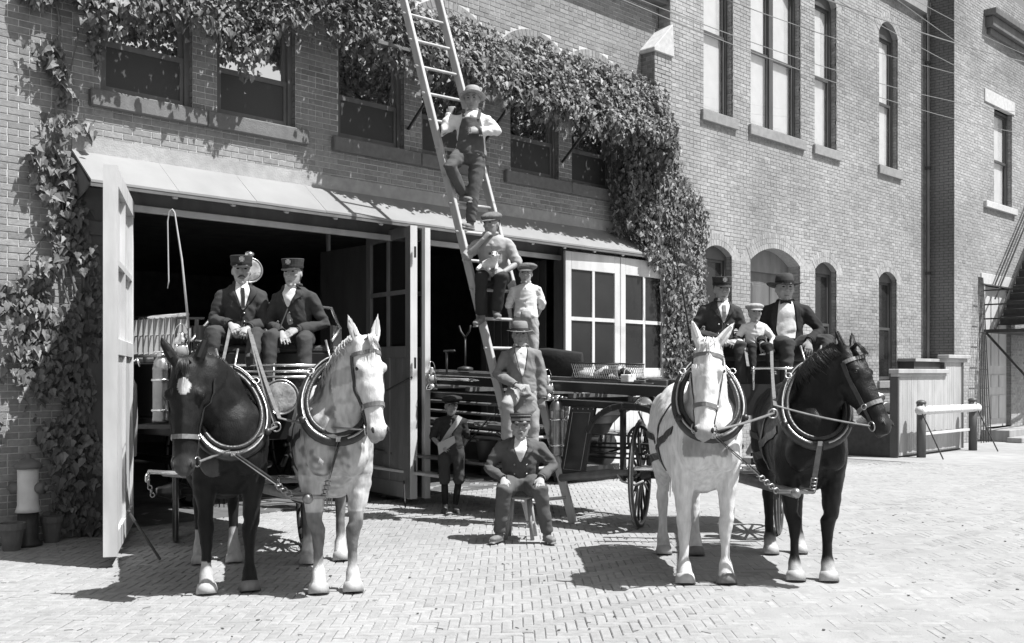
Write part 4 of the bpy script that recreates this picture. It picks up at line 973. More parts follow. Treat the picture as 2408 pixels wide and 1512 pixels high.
def hand(mb, w, hd, pn, s=1.0, curl=.5, side=1):
    """palm, four unequal bent fingers and a thumb; hd = towards the fingers, pn = back of the hand"""
    hd = V(hd).normalized(); pn = V(pn); pn = (pn - hd * pn.dot(hd)).normalized(); sx = pn.cross(hd) * side
    mb.tube([w - hd * .02 * s, w + hd * .02 * s, w + hd * .06 * s, w + hd * .088 * s], [(.024 * s, .020 * s), (.034 * s, .019 * s), (.041 * s, .017 * s), (.036 * s, .012 * s)], 10, up=pn)
    for k, (off, ln) in enumerate(((-.035, .068), (-.0115, .078), (.0125, .073), (.036, .058))):
        b = w + hd * .075 * s + sx * off * s; a1, a2, a3 = curl * .6, curl * 1.5, curl * 2.1; p = [b]
        for a, l in ((a1, .42), (a2, .33), (a3, .25)): p.append(p[-1] + (hd * math.cos(a) - pn * math.sin(a) + sx * off * 2.2) * ln * l * s)
        mb.tube(p, [.0098 * s, .009 * s, .0082 * s, .0068 * s], 7)
    b = w + hd * .022 * s - sx * .026 * s; mb.tube([b, b + (hd * .7 - sx * .75 - pn * .2).normalized() * .036 * s, b + (hd * 1.0 - sx * .6 - pn * .4).normalized() * .066 * s], [.015 * s, .0115 * s, .0085 * s], 7)
def head_frame(c, yaw, pitch, roll=0):
    f = V((math.cos(yaw) * math.cos(pitch), math.sin(yaw) * math.cos(pitch), math.sin(pitch))); l = V((0, 0, 1)).cross(f).normalized(); u = f.cross(l)
    if roll: q = Quaternion(f, roll); l = q @ l; u = q @ u
    return c, f, l, u
def person(label, lat, dep, h, face=(0, -1), s=1.0, girth=1.0, pel=(0, 0, 0), neck=(0, 0, .5), knees=None, ankles=None, elbows=None, wrists=None, hands=None, curl=(.5, .5), head=(0, 0, 0), hs=1.0,
           jacket=None, shirt=None, shirtm=None, trousers=M_trous, shoes=M_shoe, hat=None, hairm=None, toes=None, skin=None, shx=.172, sleeve=1.0, vneck=.22, tie=None, skirt=.12, must=False, buttons=None, vest=False, short=False, bow=False, neckup=None, age=1.0, open_coat=False, wide=1.0, badge=None, col=None):
    fc = V(face).normalized(); w = Dv(fc.x, fc.y); root = empty('person', P(lat, dep, h), math.atan2(w.y, w.x), label, 'person')
    skin = skin or M_skin; pel, neck = V(pel), V(neck); up = (neck - pel).normalized(); TL = (neck - pel).length
    F = (V((1, 0, 0)) - up * up.x).normalized(); Lf = up.cross(F).normalized()
    if Lf.y < 0: Lf = -Lf
    if col: a = col; Lf = (Lf * math.cos(a) + F * -math.sin(a)).normalized(); F = Lf.cross(up).normalized()
    sh = [neck - up * .105 * s + Lf * sg * shx * s for sg in (-1, 1)]; hip = [pel + Lf * sg * .095 * s for sg in (-1, 1)]
    elbows = [V(q) for q in elbows]; wrists = [V(q) for q in wrists]; knees = [V(q) for q in knees]; ankles = [V(q) for q in ankles]
    hc = (V(neckup) if neckup else neck + (up * .75 + V((0, 0, .3))).normalized() * .122 * s * (.6 + .4 * hs) + F * .025); c, f, l, u = head_frame(hc, *head)
    hs *= 1.05; k = s * hs; X = lambda a, b, d: c + f * a * k + l * b * k + u * d * k
    # ---- body: one continuous skin ----
    mb = MB()
    hring = [(.126, -.01, .02, .02), (.116, -.012, .056, .047), (.09, -.012, .084, .065), (.06, -.008, .096, .0745), (.03, -.004, .098, .0765), (.0, .001, .093, .074), (-.03, .010, .081, .0695), (-.06, .021, .069, .0625), (-.085, .031, .056, .053), (-.105, .040, .043, .040), (-.119, .048, .022, .022)]
    mb.tube([X(q[1], 0, q[0]) for q in hring], [(q[3] * k * wide, q[2] * k) for q in hring], 18, up=f)
    mb.tube([X(.086, 0, .040), X(.100, 0, .014), X(.113, 0, -.016), X(.095, 0, -.027)], [.009 * k, .010 * k, .0135 * k, .009 * k], 8)
    for sg in (-1, 1):
        mb.ball(X(.074, sg * .034, .046), (.019 * k, .026 * k, .012 * k), 8, 6, Matrix((f, l, u)).transposed()); mb.ball(X(.062, sg * .042, -.012), (.026 * k, .022 * k, .02 * k), 8, 6, Matrix((f, l, u)).transposed()); mb.ball(X(-.006, sg * .079 * wide, -.004), (.019 * k, .009 * k, .030 * k), 8, 6, Matrix((f, l, u)).transposed()); mb.ball(X(.106, sg * .012, -.02), .008 * k)
    mb.ball(X(.083, 0, -.058), (.013 * k, .022 * k, .008 * k), 8, 6, Matrix((f, l, u)).transposed()); mb.ball(X(.08, 0, -.075), (.012 * k, .02 * k, .008 * k), 8, 6, Matrix((f, l, u)).transposed()); mb.ball(X(.074, 0, -.1), (.02 * k,) * 3)
    mb.tube([neck - up * .06 * s, neck, lerp(neck, hc, .45), X(-.012, 0, -.05)], [.072 * s, .063 * s * girth ** .5, .058 * s * girth ** .5, .056 * k], 12)
    mb.tube([pel, lerp(pel, neck, .5), neck - up * .08 * s, neck], [(.13 * s, .09 * s), (.125 * s, .085 * s), (.13 * s, .075 * s), (.055 * s, .055 * s)], 12, up=Lf)
    for i in (0, 1):
        mb.tube([neck - up * .07 * s, sh[i], lerp(sh[i], elbows[i], .5), elbows[i], lerp(elbows[i], wrists[i], .35), wrists[i]], [.04 * s, .048 * s, .042 * s, .037 * s, .037 * s, .027 * s], 9)
        hd, pn = hands[i] if hands else ((wrists[i] - elbows[i]).normalized(), (1, 0, 0)); hand(mb, wrists[i], hd, pn, s * (.92 if hs <= 1.02 else 1), curl[i], -1 if i == 0 else 1)
        mb.tube([pel, hip[i], lerp(hip[i], knees[i], .5), knees[i], lerp(knees[i], ankles[i], .35), ankles[i]], [.07 * s, .07 * s, .06 * s, .046 * s, .046 * s, .032 * s], 9)
    me = fuse(mb, .0066 * s, 2, .4); me.materials.append(skin); link(me, 'body', root, False)
    # face marks, hair
    for sg in (-1, 1):
        e = MB(); e.ball(X(.0865, sg * .034, .021), (.009 * k, .0135 * k, .0062 * k), 8, 6, Matrix((f, l, u)).transposed()); e.build('eye', M_eye, root, True, False)
        e = MB(); e.tube([X(.094, sg * .014, .042), X(.094, sg * .034, .046), X(.078, sg * .054, .04)], [.004 * k, .005 * k, .003 * k], 5); e.build('eyebrow', M_brow if age < 3 else M_hairg, root, True, False)
    e = MB(); e.tube([X(.081, -.024, -.067), X(.0935, -.01, -.0655), X(.0935, .01, -.0655), X(.081, .024, -.067)], [.002 * k, .0035 * k, .0035 * k, .002 * k], 5); e.build('mouth', M_lip, root, True, False)
    if must: e = MB(); e.tube([X(.083, -.034, -.058), X(.104, -.014, -.045), X(.107, 0, -.042), X(.104, .014, -.045), X(.083, .034, -.058)], [.004 * k, .008 * k, .007 * k, .008 * k, .004 * k], 6); e.build('moustache', must, root, True, False)
    hm = hairm or M_hair; e = MB(); e.ball(X(-.034, 0, .032), (.086 * k, .080 * k * wide, .097 * k), 14, 10, Matrix((f, l, u)).transposed()); e.ball(X(-.05, 0, -.03), (.055 * k, .062 * k * wide, .05 * k), 12, 8, Matrix((f, l, u)).transposed())
    e.build('hair', hm, root, True, False)
    # ---- trousers ----
    g = girth
    mb = MB(); mb.tube([pel - up * .03 * s, pel + up * .05 * s, pel + up * .09 * s], [(.165 * s * g, .125 * s * g), (.165 * s * g, .122 * s * g), (.155 * s * g, .115 * s * g)], 14, up=Lf); mb.ball(pel - up * .02, (.12 * s * g, .15 * s * g, .1 * s))
    for i in (0, 1):
        an = ankles[i] if not short else lerp(knees[i], ankles[i], .3)
        mb.tube([lerp(hip[i], pel, .2), lerp(hip[i], knees[i], .25), lerp(hip[i], knees[i], .7), knees[i], lerp(knees[i], an, .45), an - (an - knees[i]).normalized() * .01], [.108 * s * g, .102 * s * g, .085 * s * g, (.074 if not short else .085) * s * g ** .5, (.068 if not short else .09) * s, (.062 if not short else .06) * s], 12)
    me = fuse(mb, .0135 * s, 3, .5); me.materials.append(trousers); crease(me, .011 * s, s, lat * 3); link(me, 'trousers', root, False)
    if short:
        for i in (0, 1): b = MB(); b.tube([lerp(knees[i], ankles[i], .25), lerp(knees[i], ankles[i], .5), ankles[i]], [.05 * s, .052 * s, .04 * s], 10); b.build('stocking', M_blackc, root, True, False)
    for i in (0, 1):
        t = V(toes[i]) if toes else V((1, (-.18, .18)[i], 0)); t.normalize(); a = ankles[i]; n = V((0, 0, 1)) if abs(t.z) < .8 else V((1, 0, 0)); n = (n - t * n.dot(t)).normalized(); lo = a - n * .045 * s
        b = MB(); b.tube([a + n * .04 * s, a, lo + n * .01], [.045 * s, .046 * s, .042 * s], 10); b.tube([lo - t * .055 * s, lo + t * .0 * s, lo + t * .08 * s, lo + t * .15 * s, lo + t * .18 * s], [(.03 * s, .028 * s), (.038 * s, .034 * s), (.044 * s, .031 * s), (.042 * s, .026 * s), (.024 * s, .016 * s)], 12, up=n)
        b.tube([lo - t * .06 * s - n * .034 * s, lo + t * .19 * s - n * .034 * s], [(.04 * s, .008), (.04 * s, .008)], 8, up=n); me = fuse(b, .009 * s, 2); me.materials.append(shoes); link(me, 'shoe', root, False)
    # ---- upper garment ----
    top_m = jacket or shirt
    mb = MB(); pr = [(-.02 - skirt / TL, .178, .135), (.05, .172, .13), (.3, .158, .12), (.55, .172, .126), (.78, .188, .126), (.9, .17, .105), (.985, .095, .08)]
    if not jacket: pr[0] = (-.04, .176, .14); pr[1] = (.05, .182, .142)
    mb.tube([lerp(pel, neck, t) for t, a, b in pr], [(a * s * g, b * s * g) for t, a, b in pr], 18, up=F)
    for i in (0, 1):
        wr = wrists[i]; e = elbows[i]; kk = sleeve
        wp = lerp(e, wr, .95 if sleeve >= 1 else sleeve)
        pts = [neck - up * .035 * s - Lf * (1, -1)[i] * .035 * s, lerp(neck - up * .05 * s, sh[i], .6), sh[i], lerp(sh[i], e, .45), e]; rr = [.045 * s, .062 * s, .07 * s * g ** .5, .064 * s * g ** .5, .058 * s]
        if sleeve > 0: pts += [lerp(e, wp, .5), wp]; rr += [.056 * s, .050 * s]
        mb.tube(pts, rr, 12)
    if jacket and skirt > .2:
        for i in (0, 1): pass
    me = fuse(mb, .0125 * s, 3, .5); me.materials.append(top_m); crease(me, .015 * s, s, dep * 5 + lat); tn = 'jacket' if jacket else 'shirt'; coat_o = link(me, tn, root, False); bv = bvh_of(me)
    def surf(y, z, off=.004):
        o = neck + Lf * y * s + up * z * s; hit = bv.ray_cast(o + F * .6, -F); 
        if hit[0]: return hit[0] + F * off, F
        return o + F * .08, F
    def patch(Lr, Rr, name, m_, cols=6, rows=10, off=.004, parent=root):
        b = MB(); grid = []
        def at(Lp, t):
            q = t * (len(Lp) - 1); i = min(int(q), len(Lp) - 2); return lerp(V((Lp[i][0], Lp[i][1], 0)), V((Lp[i + 1][0], Lp[i + 1][1], 0)), q - i)
        for r in range(rows + 1):
            a, c_ = at(Lr, r / rows), at(Rr, r / rows); grid.append([surf(*lerp(a, c_, j / cols)[:2], off)[0] for j in range(cols + 1)])
        for r in range(rows):
            for j in range(cols): b.quad(grid[r][j], grid[r][j + 1], grid[r + 1][j + 1], grid[r + 1][j])
        me = b.mesh(name, m_, True); bm = bmesh.new(); bm.from_mesh(me); bmesh.ops.remove_doubles(bm, verts=bm.verts, dist=1e-5); rg = bmesh.ops.extrude_face_region(bm, geom=bm.faces[:]); bmesh.ops.translate(bm, verts=[q for q in rg['geom'] if isinstance(q, bmesh.types.BMVert)], vec=-F * .005); bmesh.ops.recalc_face_normals(bm, faces=bm.faces); bm.to_mesh(me); bm.free()
        return link(me, name, parent, False)
    def strip(pts, w, name, m_, off=.006, parent=root):
        q = [surf(y, z, off) for y, z in pts]; out = []
        for (a, na), (c_, nc) in zip(q[:-1], q[1:]): out += [(a, na), (lerp(a, c_, .5), na)]
        out.append(q[-1]); b = MB(); ribbon(b, [z[0] for z in out], [z[1] for z in out], w, .004); return b.build(name, m_, parent, False, False)
    # collar of the shirt round the neck
    b = MB(); n_ = 16; ring = [neck + up * (.018 + .012 * math.cos(2 * math.pi * i / n_)) * s - F * .006 + F * math.cos(2 * math.pi * i / n_ + math.pi) * -.066 * s + Lf * math.sin(2 * math.pi * i / n_) * .064 * s for i in range(n_)]
    b.tube(ring, .016 * s, 6, closed=True); b.build('collar', shirtm or top_m, root, True, False)
    if jacket:
        v = vneck; ow = .075 if not open_coat else .085
        patch([(-.055, .03), (-ow * .9, -.06), (-.03 if not open_coat else -.10, -v * .75), (-.006 if not open_coat else -.075, -v)], [(.055, .03), (ow * .9, -.06), (.03 if not open_coat else .10, -v * .75), (.006 if not open_coat else .085, -v)], 'shirt_front', shirtm or M_shirt, 14, 22, .012)
        if tie: strip([(0, -.005), (0, -.05), (.003, -.12), (0, -v * .92)], .034 * s, 'tie', tie, .019)
        for sg in (-1, 1):
            patch([(sg * .055, .02), (sg * (ow + .0), -.06), (sg * (.035 if not open_coat else .11), -v * .8), (sg * (.004 if not open_coat else .085), -v)], [(sg * .085, .015), (sg * (ow + .06), -.085), (sg * (.095 if not open_coat else .155), -v * .55), (sg * (.008 if not open_coat else .09), -v)], 'lapel', jacket, 5, 18, .017)
        e0 = -v if not open_coat else -v
        for i in (0, 1):
            wr = lerp(elbows[i], wrists[i], .97); b = MB(); dd = (wrists[i] - elbows[i]).normalized(); b.tube([wr - dd * .01, wr + dd * .012], [.046 * s, .045 * s], 12, caps=False); b.build('cuff', jacket, root, True, False)
        if not open_coat: strip([(.002, -v), (.002, -TL / s * .75), (.0, -TL / s - skirt * .4)], .012, 'front_edge', jacket, .005)
    if buttons:
        for (y, z) in buttons[1]: q = surf(y, z, .007)[0]; b = MB(); b.ball(q, .0105 * s); b.build('button', buttons[0], coat_o, True, False)
    if bow: q = surf(0, -.015, .03)[0]; b = MB(); b.prism([q + Lf * .012 + up * .01, q + Lf * .06 + up * .028, q + Lf * .06 - up * .03, q + Lf * .012 - up * .01], F * .015); b.prism([q - Lf * .012 - up * .01, q - Lf * .06 - up * .03, q - Lf * .06 + up * .028, q - Lf * .012 + up * .01], F * .015); b.ball(q, .016); me = fuse(b, .006, 1); me.materials.append(M_blackc); link(me, 'bow_tie', root, False)
    # ---- hats ----
    HM = Matrix((f, l, u)).transposed()
    def oval(prof, tilt=0, off=(0, 0, 0), sx=1.12, n=22):
        b = MB(); M = HM @ Matrix.Rotation(tilt, 3, 'Y') @ Matrix.Diagonal((sx * k * 1.05, k * 1.05, k)); b.lathe(prof, X(*off), n, M); return b
    if hat:
        kind, hm1, hm2 = hat[:3]; tl = hat[3] if len(hat) > 3 else 0
        if kind == 'firecap':
            o = oval([(.084, .045), (.087, .07), (.089, .085), (.096, .13), (.097, .135), (.092, .141), (.05, .138), (.001, .136)], tl, (-.008, 0, 0)).build('cap', hm1, root, False, False)
            b = oval([(.0885, .052), (.0905, .055), (.0915, .076), (.0885, .079)], tl, (-.008, 0, 0)); b.build('cap_band', hm2, o, False, False)
            vz = [(X(.083 * math.cos(a) * 1.12, .086 * math.sin(a), .05), X(.083 * math.cos(a) * 1.12 + .062 * max(0, math.cos(a)) ** .6, .088 * math.sin(a), .05 - .028 * max(0, math.cos(a)))) for a in [math.radians(x) for x in range(-72, 73, 12)]]
            b = MB()
            for (p, q), (r_, t_) in zip(vz[:-1], vz[1:]): b.prism([p, q, t_, r_], u * .004)
            b.build('visor', M_leather, o, False, False)
            bc = X(.112, 0, .106); b = MB()
            for a in range(4): q = HM @ Matrix.Rotation(a * math.pi / 2, 3, 'X'); b.prism([bc + q @ V((-.004, -.006, 0)) * k, bc + q @ V((-.004, .006, 0)) * k, bc + q @ V((-.0, .015, .023)) * k, bc + q @ V((-.0, -.015, .023)) * k], f * .006)
            b.tube([bc - f * .004, bc + f * .008], [.011 * k, .009 * k], 10); b.build('badge', M_brass, o, False, False)
        elif kind == 'kepi':
            o = oval([(.084, .04), (.087, .06), (.09, .085), (.098, .12), (.092, .13), (.05, .128), (.001, .126)], tl, (-.008, 0, 0)).build('cap', hm1, root, False, False)
            oval([(.087, .058), (.0905, .06), (.092, .078), (.089, .08)], tl, (-.008, 0, 0)).build('braid', hm2, o, False, False); oval([(.093, .1), (.0965, .102), (.0975, .109), (.096, .111)], tl, (-.008, 0, 0)).build('braid', hm2, o, False, False)
            b = MB(); vz = [(X(.083 * math.cos(a) * 1.12, .086 * math.sin(a), .045), X(.083 * math.cos(a) * 1.12 + .045 * max(0, math.cos(a)) ** .6, .088 * math.sin(a), .045 - .022 * max(0, math.cos(a)))) for a in [math.radians(x) for x in range(-72, 73, 12)]]
            for (p, q), (r_, t_) in zip(vz[:-1], vz[1:]): b.prism([p, q, t_, r_], u * .004)
            b.build('visor', M_leather, o, False, False)
        elif kind in ('fedora', 'bucket'):
            br = hat[4] if len(hat) > 4 else .155; dr_ = hat[5] if len(hat) > 5 else .018
            b = oval([(.086, .045), (.088, .07), (.084, .11), (.074, .148), (.055, .158), (.03, .148), (.001, .143)], tl, (-.01, 0, 0)); 
            for i, q in enumerate(b.v):
                q = V(q); r_ = (q - X(0, 0, .09)); a, c_, z = r_.dot(f), r_.dot(l), r_.dot(u)
                if z > .03 and a > .03 * k and kind == 'fedora': q -= l * c_ * .3
                b.v[i] = tuple(q)
            o = b.build('hat', hm1, root, True, False)
            b = MB(); M = HM @ Matrix.Rotation(tl, 3, 'Y') @ Matrix.Diagonal((1.17 * k, 1.05 * k, k)); n_ = 28; rows = [(.084, .046, .05), (.12, .043, .047), (br, .046, .049)]; vs = []
            for rr_, z0, z1 in rows:
                for i in range(n_): a = 2 * math.pi * i / n_; dz = (rr_ - .084) / (br - .084); sidec = abs(math.sin(a)) ** 2 * dr_ * dz * 1.3 - (abs(math.cos(a)) ** 2) * dr_ * dz; vs.append(M @ V((rr_ * math.cos(a), rr_ * math.sin(a), z0 + sidec)) + X(-.01, 0, 0))
            for rr_, z0, z1 in reversed(rows):
                for i in range(n_): a = 2 * math.pi * i / n_; dz = (rr_ - .084) / (br - .084); sidec = abs(math.sin(a)) ** 2 * dr_ * dz * 1.3 - (abs(math.cos(a)) ** 2) * dr_ * dz; vs.append(M @ V((rr_ * math.cos(a), rr_ * math.sin(a), z1 + sidec)) + X(-.01, 0, 0))
            m6 = 6; fs = [(r_ * n_ + i, r_ * n_ + (i + 1) % n_, ((r_ + 1) % m6) * n_ + (i + 1) % n_, ((r_ + 1) % m6) * n_ + i) for r_ in range(m6) for i in range(n_)]; b.add(vs, fs); b.build('brim', hm1, o, True, False)
            oval([(.088, .05), (.0905, .052), (.0895, .08), (.086, .082)], tl, (-.01, 0, 0)).build('hat_band', hm2, o, False, False)
        else:
            b = MB(); M = HM @ Matrix.Rotation(tl, 3, 'Y'); b.ball(X(-.012, 0, .085), (.125 * k, .118 * k, .048 * k), 18, 10, M); b.lathe([(.087 * k, .035 * k), (.09 * k, .06 * k), (.1 * k, .085 * k)], X(-.01, 0, 0), 18, M @ Matrix.Diagonal((1.12, 1, 1))); 
            if kind == 'newsboy': b.ball(X(-.02, .02, .10), (.13 * k, .13 * k, .045 * k), 16, 8, M)
            me = fuse(b, .008 * k, 2); me.materials.append(hm1); ridge(me, .006, 14); o = link(me, 'cap', root, False); b = MB()
            vz = [(X(.085 * math.cos(a) * 1.12, .088 * math.sin(a), .05), X(.085 * math.cos(a) * 1.12 + .055 * max(0, math.cos(a)) ** .6, .09 * math.sin(a), .05 - .018 * max(0, math.cos(a)))) for a in [math.radians(x) for x in range(-70, 71, 14)]]
            for (p, q), (r_, t_) in zip(vz[:-1], vz[1:]): b.prism([p, q, t_, r_], u * .006)
            b.build('peak', hm2, o, False, False)
    return dict(root=root, surf=surf, strip=strip, patch=patch, X=X, wr=wrists, W=lambda q: root.matrix_basis @ V(q), wm=[root.matrix_basis @ w_ for w_ in wrists])

two = lambda rows, y=.055: [(sg * y, z) for z in rows for sg in (-1, 1)]
# --- left wagon: driver and fireman (facing the camera, slightly turned) ---
DRV1 = person('seated fireman with moustache and peaked cap holding the reins on the left wagon', -2.62, 10.12, 2.03, (.1, -1), s=1.02, neck=(.03, .0, .50), col=.25,
    knees=[(.40, -.20, .03), (.40, .20, .0)], ankles=[(.42, -.22, -.40), (.62, .17, -.28)], toes=[(1, -.2, 0), (.75, .1, .75)], elbows=[(.08, -.25, .15), (.10, .24, .13)], wrists=[(.33, -.05, .10), (.36, .12, .07)], hands=[((.6, .55, -.55), (.5, -.2, .8)), ((.7, -.35, -.6), (.6, .2, .7))], curl=(.8, .8),
    head=(.18, -.03, 0), jacket=M_navy, hat=('firecap', M_navy, M_blackc, -.02), must=M_hair, tie=M_blackc, vneck=.24, buttons=(M_brass, [(.012, -.27), (.012, -.35), (.012, -.43)]), skirt=.05)
FIR2 = person('seated fireman with folded hands and open collar on the left wagon', -2.08, 10.05, 2.0, (-.1, -1), s=1.0, neck=(.05, 0, .50), col=-.2,
    knees=[(.38, -.13, .02), (.38, .20, -.01)], ankles=[(.42, -.13, -.40), (.44, .22, -.42)], elbows=[(.04, -.25, .14), (.02, .29, .14)], wrists=[(.30, -.04, .05), (.27, .10, .08)], hands=[((.6, .5, -.7), (.6, .1, .7)), ((.5, -.7, -.35), (.6, .3, .7))], curl=(.3, .3),
    head=(-.05, -.05, 0), jacket=M_navy, hat=('firecap', M_navy, M_blackc, .02), vneck=.19, buttons=(M_brass, [(.012, -.24), (.012, -.32), (.012, -.41)]), skirt=.05)
# --- on the ladder ---
OVR = person('young man in denim overalls and pale brimmed hat standing high on the ladder', -.50, 12.12, 3.33, (-.05, -1), s=1.0, pel=(.02, .02, .87), neck=(0, .04, 1.38), knees=[(.26, -.20, .70), (.06, .06, .45)], ankles=[(.02, -.06, .42), (.03, .02, .085)], toes=[(.7, .5, -.2), (1, -.5, 0)],
    elbows=[(.06, -.30, 1.12), (.08, .33, 1.13)], wrists=[(-.02, -.22, 1.36), (.17, .12, 1.11)], hands=[((-.2, .1, 1), (.9, -.3, .1)), ((.25, -.95, .1), (.9, .1, .3))], curl=(1.1, .7), head=(-.08, -.12, .04), shirt=M_shirt, trousers=M_denim, shoes=M_shoed, hat=('bucket', M_straw, M_felt, -.28, .145, -.01), skin=M_skinb)
OVR['patch']([(-.10, -.10), (-.13, -.2), (-.16, -.42), (-.17, -.56)], [(.10, -.10), (.13, -.2), (.16, -.42), (.17, -.56)], 'overall_bib', M_denim, 12, 18, .014)
for sg in (-1, 1): OVR['strip']([(sg * .085, -.12), (sg * .095, -.03), (sg * .09, .0)], .035, 'overall_strap', M_denim, .018)
PUPM = person('man in flat cap and work shirt seated on the ladder, chin on hand', -.20, 11.83, 2.66, (-.05, -1), s=1.0, pel=(0, 0, .08), neck=(.12, -.02, .56), knees=[(.34, -.12, .10), (.36, .10, .08)], ankles=[(.20, -.14, -.34), (.24, .04, -.30)], toes=[(.8, -.3, -.3), (1, .2, -.1)],
    elbows=[(.22, -.31, .30), (.14, .27, .24)], wrists=[(.27, -.10, .50), (.30, .12, .13)], hands=[((-.0, .55, .8), (.9, -.3, .3)), ((.4, -.85, .1), (.8, .2, .5))], curl=(1.2, .7), head=(-.45, -.12, 0), shirt=M_blue, trousers=M_darkcloth, shoes=M_shoed, hat=('flat', M_tweed, M_tweed, .1), sleeve=0.12, skin=M_skinb)
BOYW = person('boy in white shirt and soft cap on the ladder, hands behind him', .16, 12.05, 1.62, (-.05, -1), s=.78, hs=1.12, pel=(0, 0, .70), neck=(0, .0, 1.09), knees=[(.03, -.08, .38), (.02, .09, .38)], ankles=[(-.0, -.09, .06), (0, .09, .06)], elbows=[(-.02, -.20, .85), (-.03, .19, .85)], wrists=[(-.02, -.17, .66), (-.12, .10, .66)], curl=(.5, .5),
    head=(-.05, -.02, 0), shirt=M_shirt, trousers=M_khaki, hat=('newsboy', M_tweed, M_tweed, -.1), sleeve=.25, hairm=M_tweed, skin=M_skin)
SUIT = person('young man in tan jacket and felt hat leaning on the ladder', .06, 11.52, .66, (.05, -1), s=.97, pel=(0, .06, .80), neck=(.0, .03, 1.31), knees=[(.24, -.12, .68), (.04, .17, .42)], ankles=[(.12, -.13, .28), (.0, .16, .05)], elbows=[(-.02, -.23, 1.00), (.0, .27, 1.0)], wrists=[(.22, -.03, .88), (.06, .27, .74)], hands=[((.6, .75, -.2), (.3, -.3, .9)), ((.1, -.05, -1), (.9, .3, 0))], curl=(.9, .5),
    head=(.0, -.06, 0), jacket=M_tan, trousers=M_khaki, hat=('fedora', M_felt, M_feltd, .0, .138, .006), vneck=.34, skirt=.26, shirtm=M_shirt, skin=M_skinb)
# --- chief on his stool ---
CHIEF = person('stout fire chief seated on a stool in a double breasted coat', .085, 10.52, 0, (0, -1), s=1.0, girth=1.17, shx=.188, pel=(-.05, 0, .56), neck=(.04, 0, 1.02), knees=[(.33, -.16, .54), (.34, .19, .54)], ankles=[(.22, -.21, .10), (.24, .26, .10)], toes=[(1, -.45, 0), (1, .35, 0)], elbows=[(.05, -.32, .72), (.05, .33, .74)], wrists=[(.27, -.17, .635), (.29, .20, .645)],
    hands=[((.75, .1, -.55), (.5, -.1, .85)), ((.75, -.1, -.55), (.5, .1, .85))], curl=(.35, .35), head=(.0, .02, 0), jacket=M_navy2, trousers=M_navy2, hat=('kepi', M_navy, M_felt, -.02), hairm=M_hairg, must=M_hairg, age=4, wide=1.08, vneck=.20, skirt=.12, buttons=(M_brass, two((-.235, -.33, -.42), .06)), shoes=M_shoed)
stl = empty('stool', P(.085, 10.62, 0), 0, 'plain wooden stool under the seated chief', 'stool')
b = MB(); b.lathe([(.17, .41), (.18, .425), (.17, .44)], P(.085, 10.6, 0), 20); b.build('seat', M_wood, stl)
for a in (.6, 2.2, 3.8, 5.4): p = P(.085 + .12 * math.cos(a), 10.6 + .12 * math.sin(a), .42); q = P(.085 + .19 * math.cos(a), 10.6 + .19 * math.sin(a), 0); b = MB(); b.tube([p, q], [.018, .02], 8); b.build('leg', M_wood, stl, True)
b = MB(); pp = [P(.085 + .165 * math.cos(a), 10.6 + .165 * math.sin(a), .15) for a in (.6, 2.2, 3.8, 5.4)]
for i in range(4): b.tube([pp[i], pp[(i + 1) % 4]], .011, 6)
b.build('stretcher', M_wood, stl)
# --- boy with the paper bag ---
NEWS = person('boy in dark cap and knickerbockers with a cloth strap across his chest', -.735, 12.58, 0, (.1, -1), s=.82, hs=1.08, pel=(0, 0, .78), neck=(0, .0, 1.17), knees=[(.03, -.08, .44), (.03, .10, .44)], ankles=[(.0, -.07, .07), (0, .05, .07)], elbows=[(-.03, -.22, .90), (-.04, .20, .90)], wrists=[(.14, -.13, .80), (-.12, .14, .76)], hands=[((.5, .8, -.3), (.8, -.3, .3)), ((0, 0, -1), (1, 0, 0))], curl=(.5, .5),
    head=(.05, -.02, 0), shirt=M_darkcloth, trousers=M_trous, short=True, hat=('newsboy', M_blackc, M_blackc, .0), sleeve=.12, skin=M_skinb)
NEWS['strip']([(.13, -.02), (.07, -.12), (-.02, -.24), (-.12, -.4)], .06, 'shoulder_strap', M_strapc, .01)
b = MB(); o = NEWS['W']; b.prism([o((.15, -.17, .84)), o((.18, .03, .93)), o((.17, .05, .85)), o((.15, -.15, .70))], o((.02, 0, 0)) - o((0, 0, 0))); nb = b.build('folded_paper', M_strapc, None, bevel=.004); tag(nb, 'folded paper held by the boy with the shoulder strap', 'newspaper')
# --- right wagon ---
DRV3 = person('fireman in peaked cap driving the right hand wagon', 2.27, 11.45, 1.96, (.0, -1), s=1.0, neck=(.0, .02, .50), col=.1, knees=[(.38, -.10, .0), (.38, .16, .0)], ankles=[(.42, -.12, -.42), (.44, .15, -.42)], elbows=[(.02, -.29, .16), (.06, .26, .16)], wrists=[(.28, -.04, .08), (.30, .12, .06)], hands=[((.7, .4, -.3), (.4, -.2, .9)), ((.7, -.4, -.3), (.5, .2, .8))], curl=(.9, .9),
    head=(.08, -.06, 0), jacket=M_navy, hat=('firecap', M_navy, M_blackc, .02), tie=M_felt, vneck=.24, buttons=(M_brass, two((-.26, -.36, -.46), .05)), skirt=.06)
KID = person('small child in pale cap and striped shirt holding reins between two men', 2.60, 11.2, 1.94, (.0, -1), s=.62, hs=1.28, neck=(0, 0, .29), knees=[(.22, -.07, .03), (.22, .10, .02)], ankles=[(.26, -.08, -.22), (.27, .11, -.23)], elbows=[(.02, -.19, .10), (.02, .19, .10)], wrists=[(.15, -.13, .0), (.15, .15, -.01)], hands=[((.8, .1, -.2), (.3, 0, .9)), ((.8, -.1, -.2), (.3, 0, .9))], curl=(1.0, 1.0),
    head=(.05, -.02, 0), shirt=M_shirt, trousers=M_darkcloth, hat=('flat', M_khaki, M_khaki, -.05), skin=M_skin)
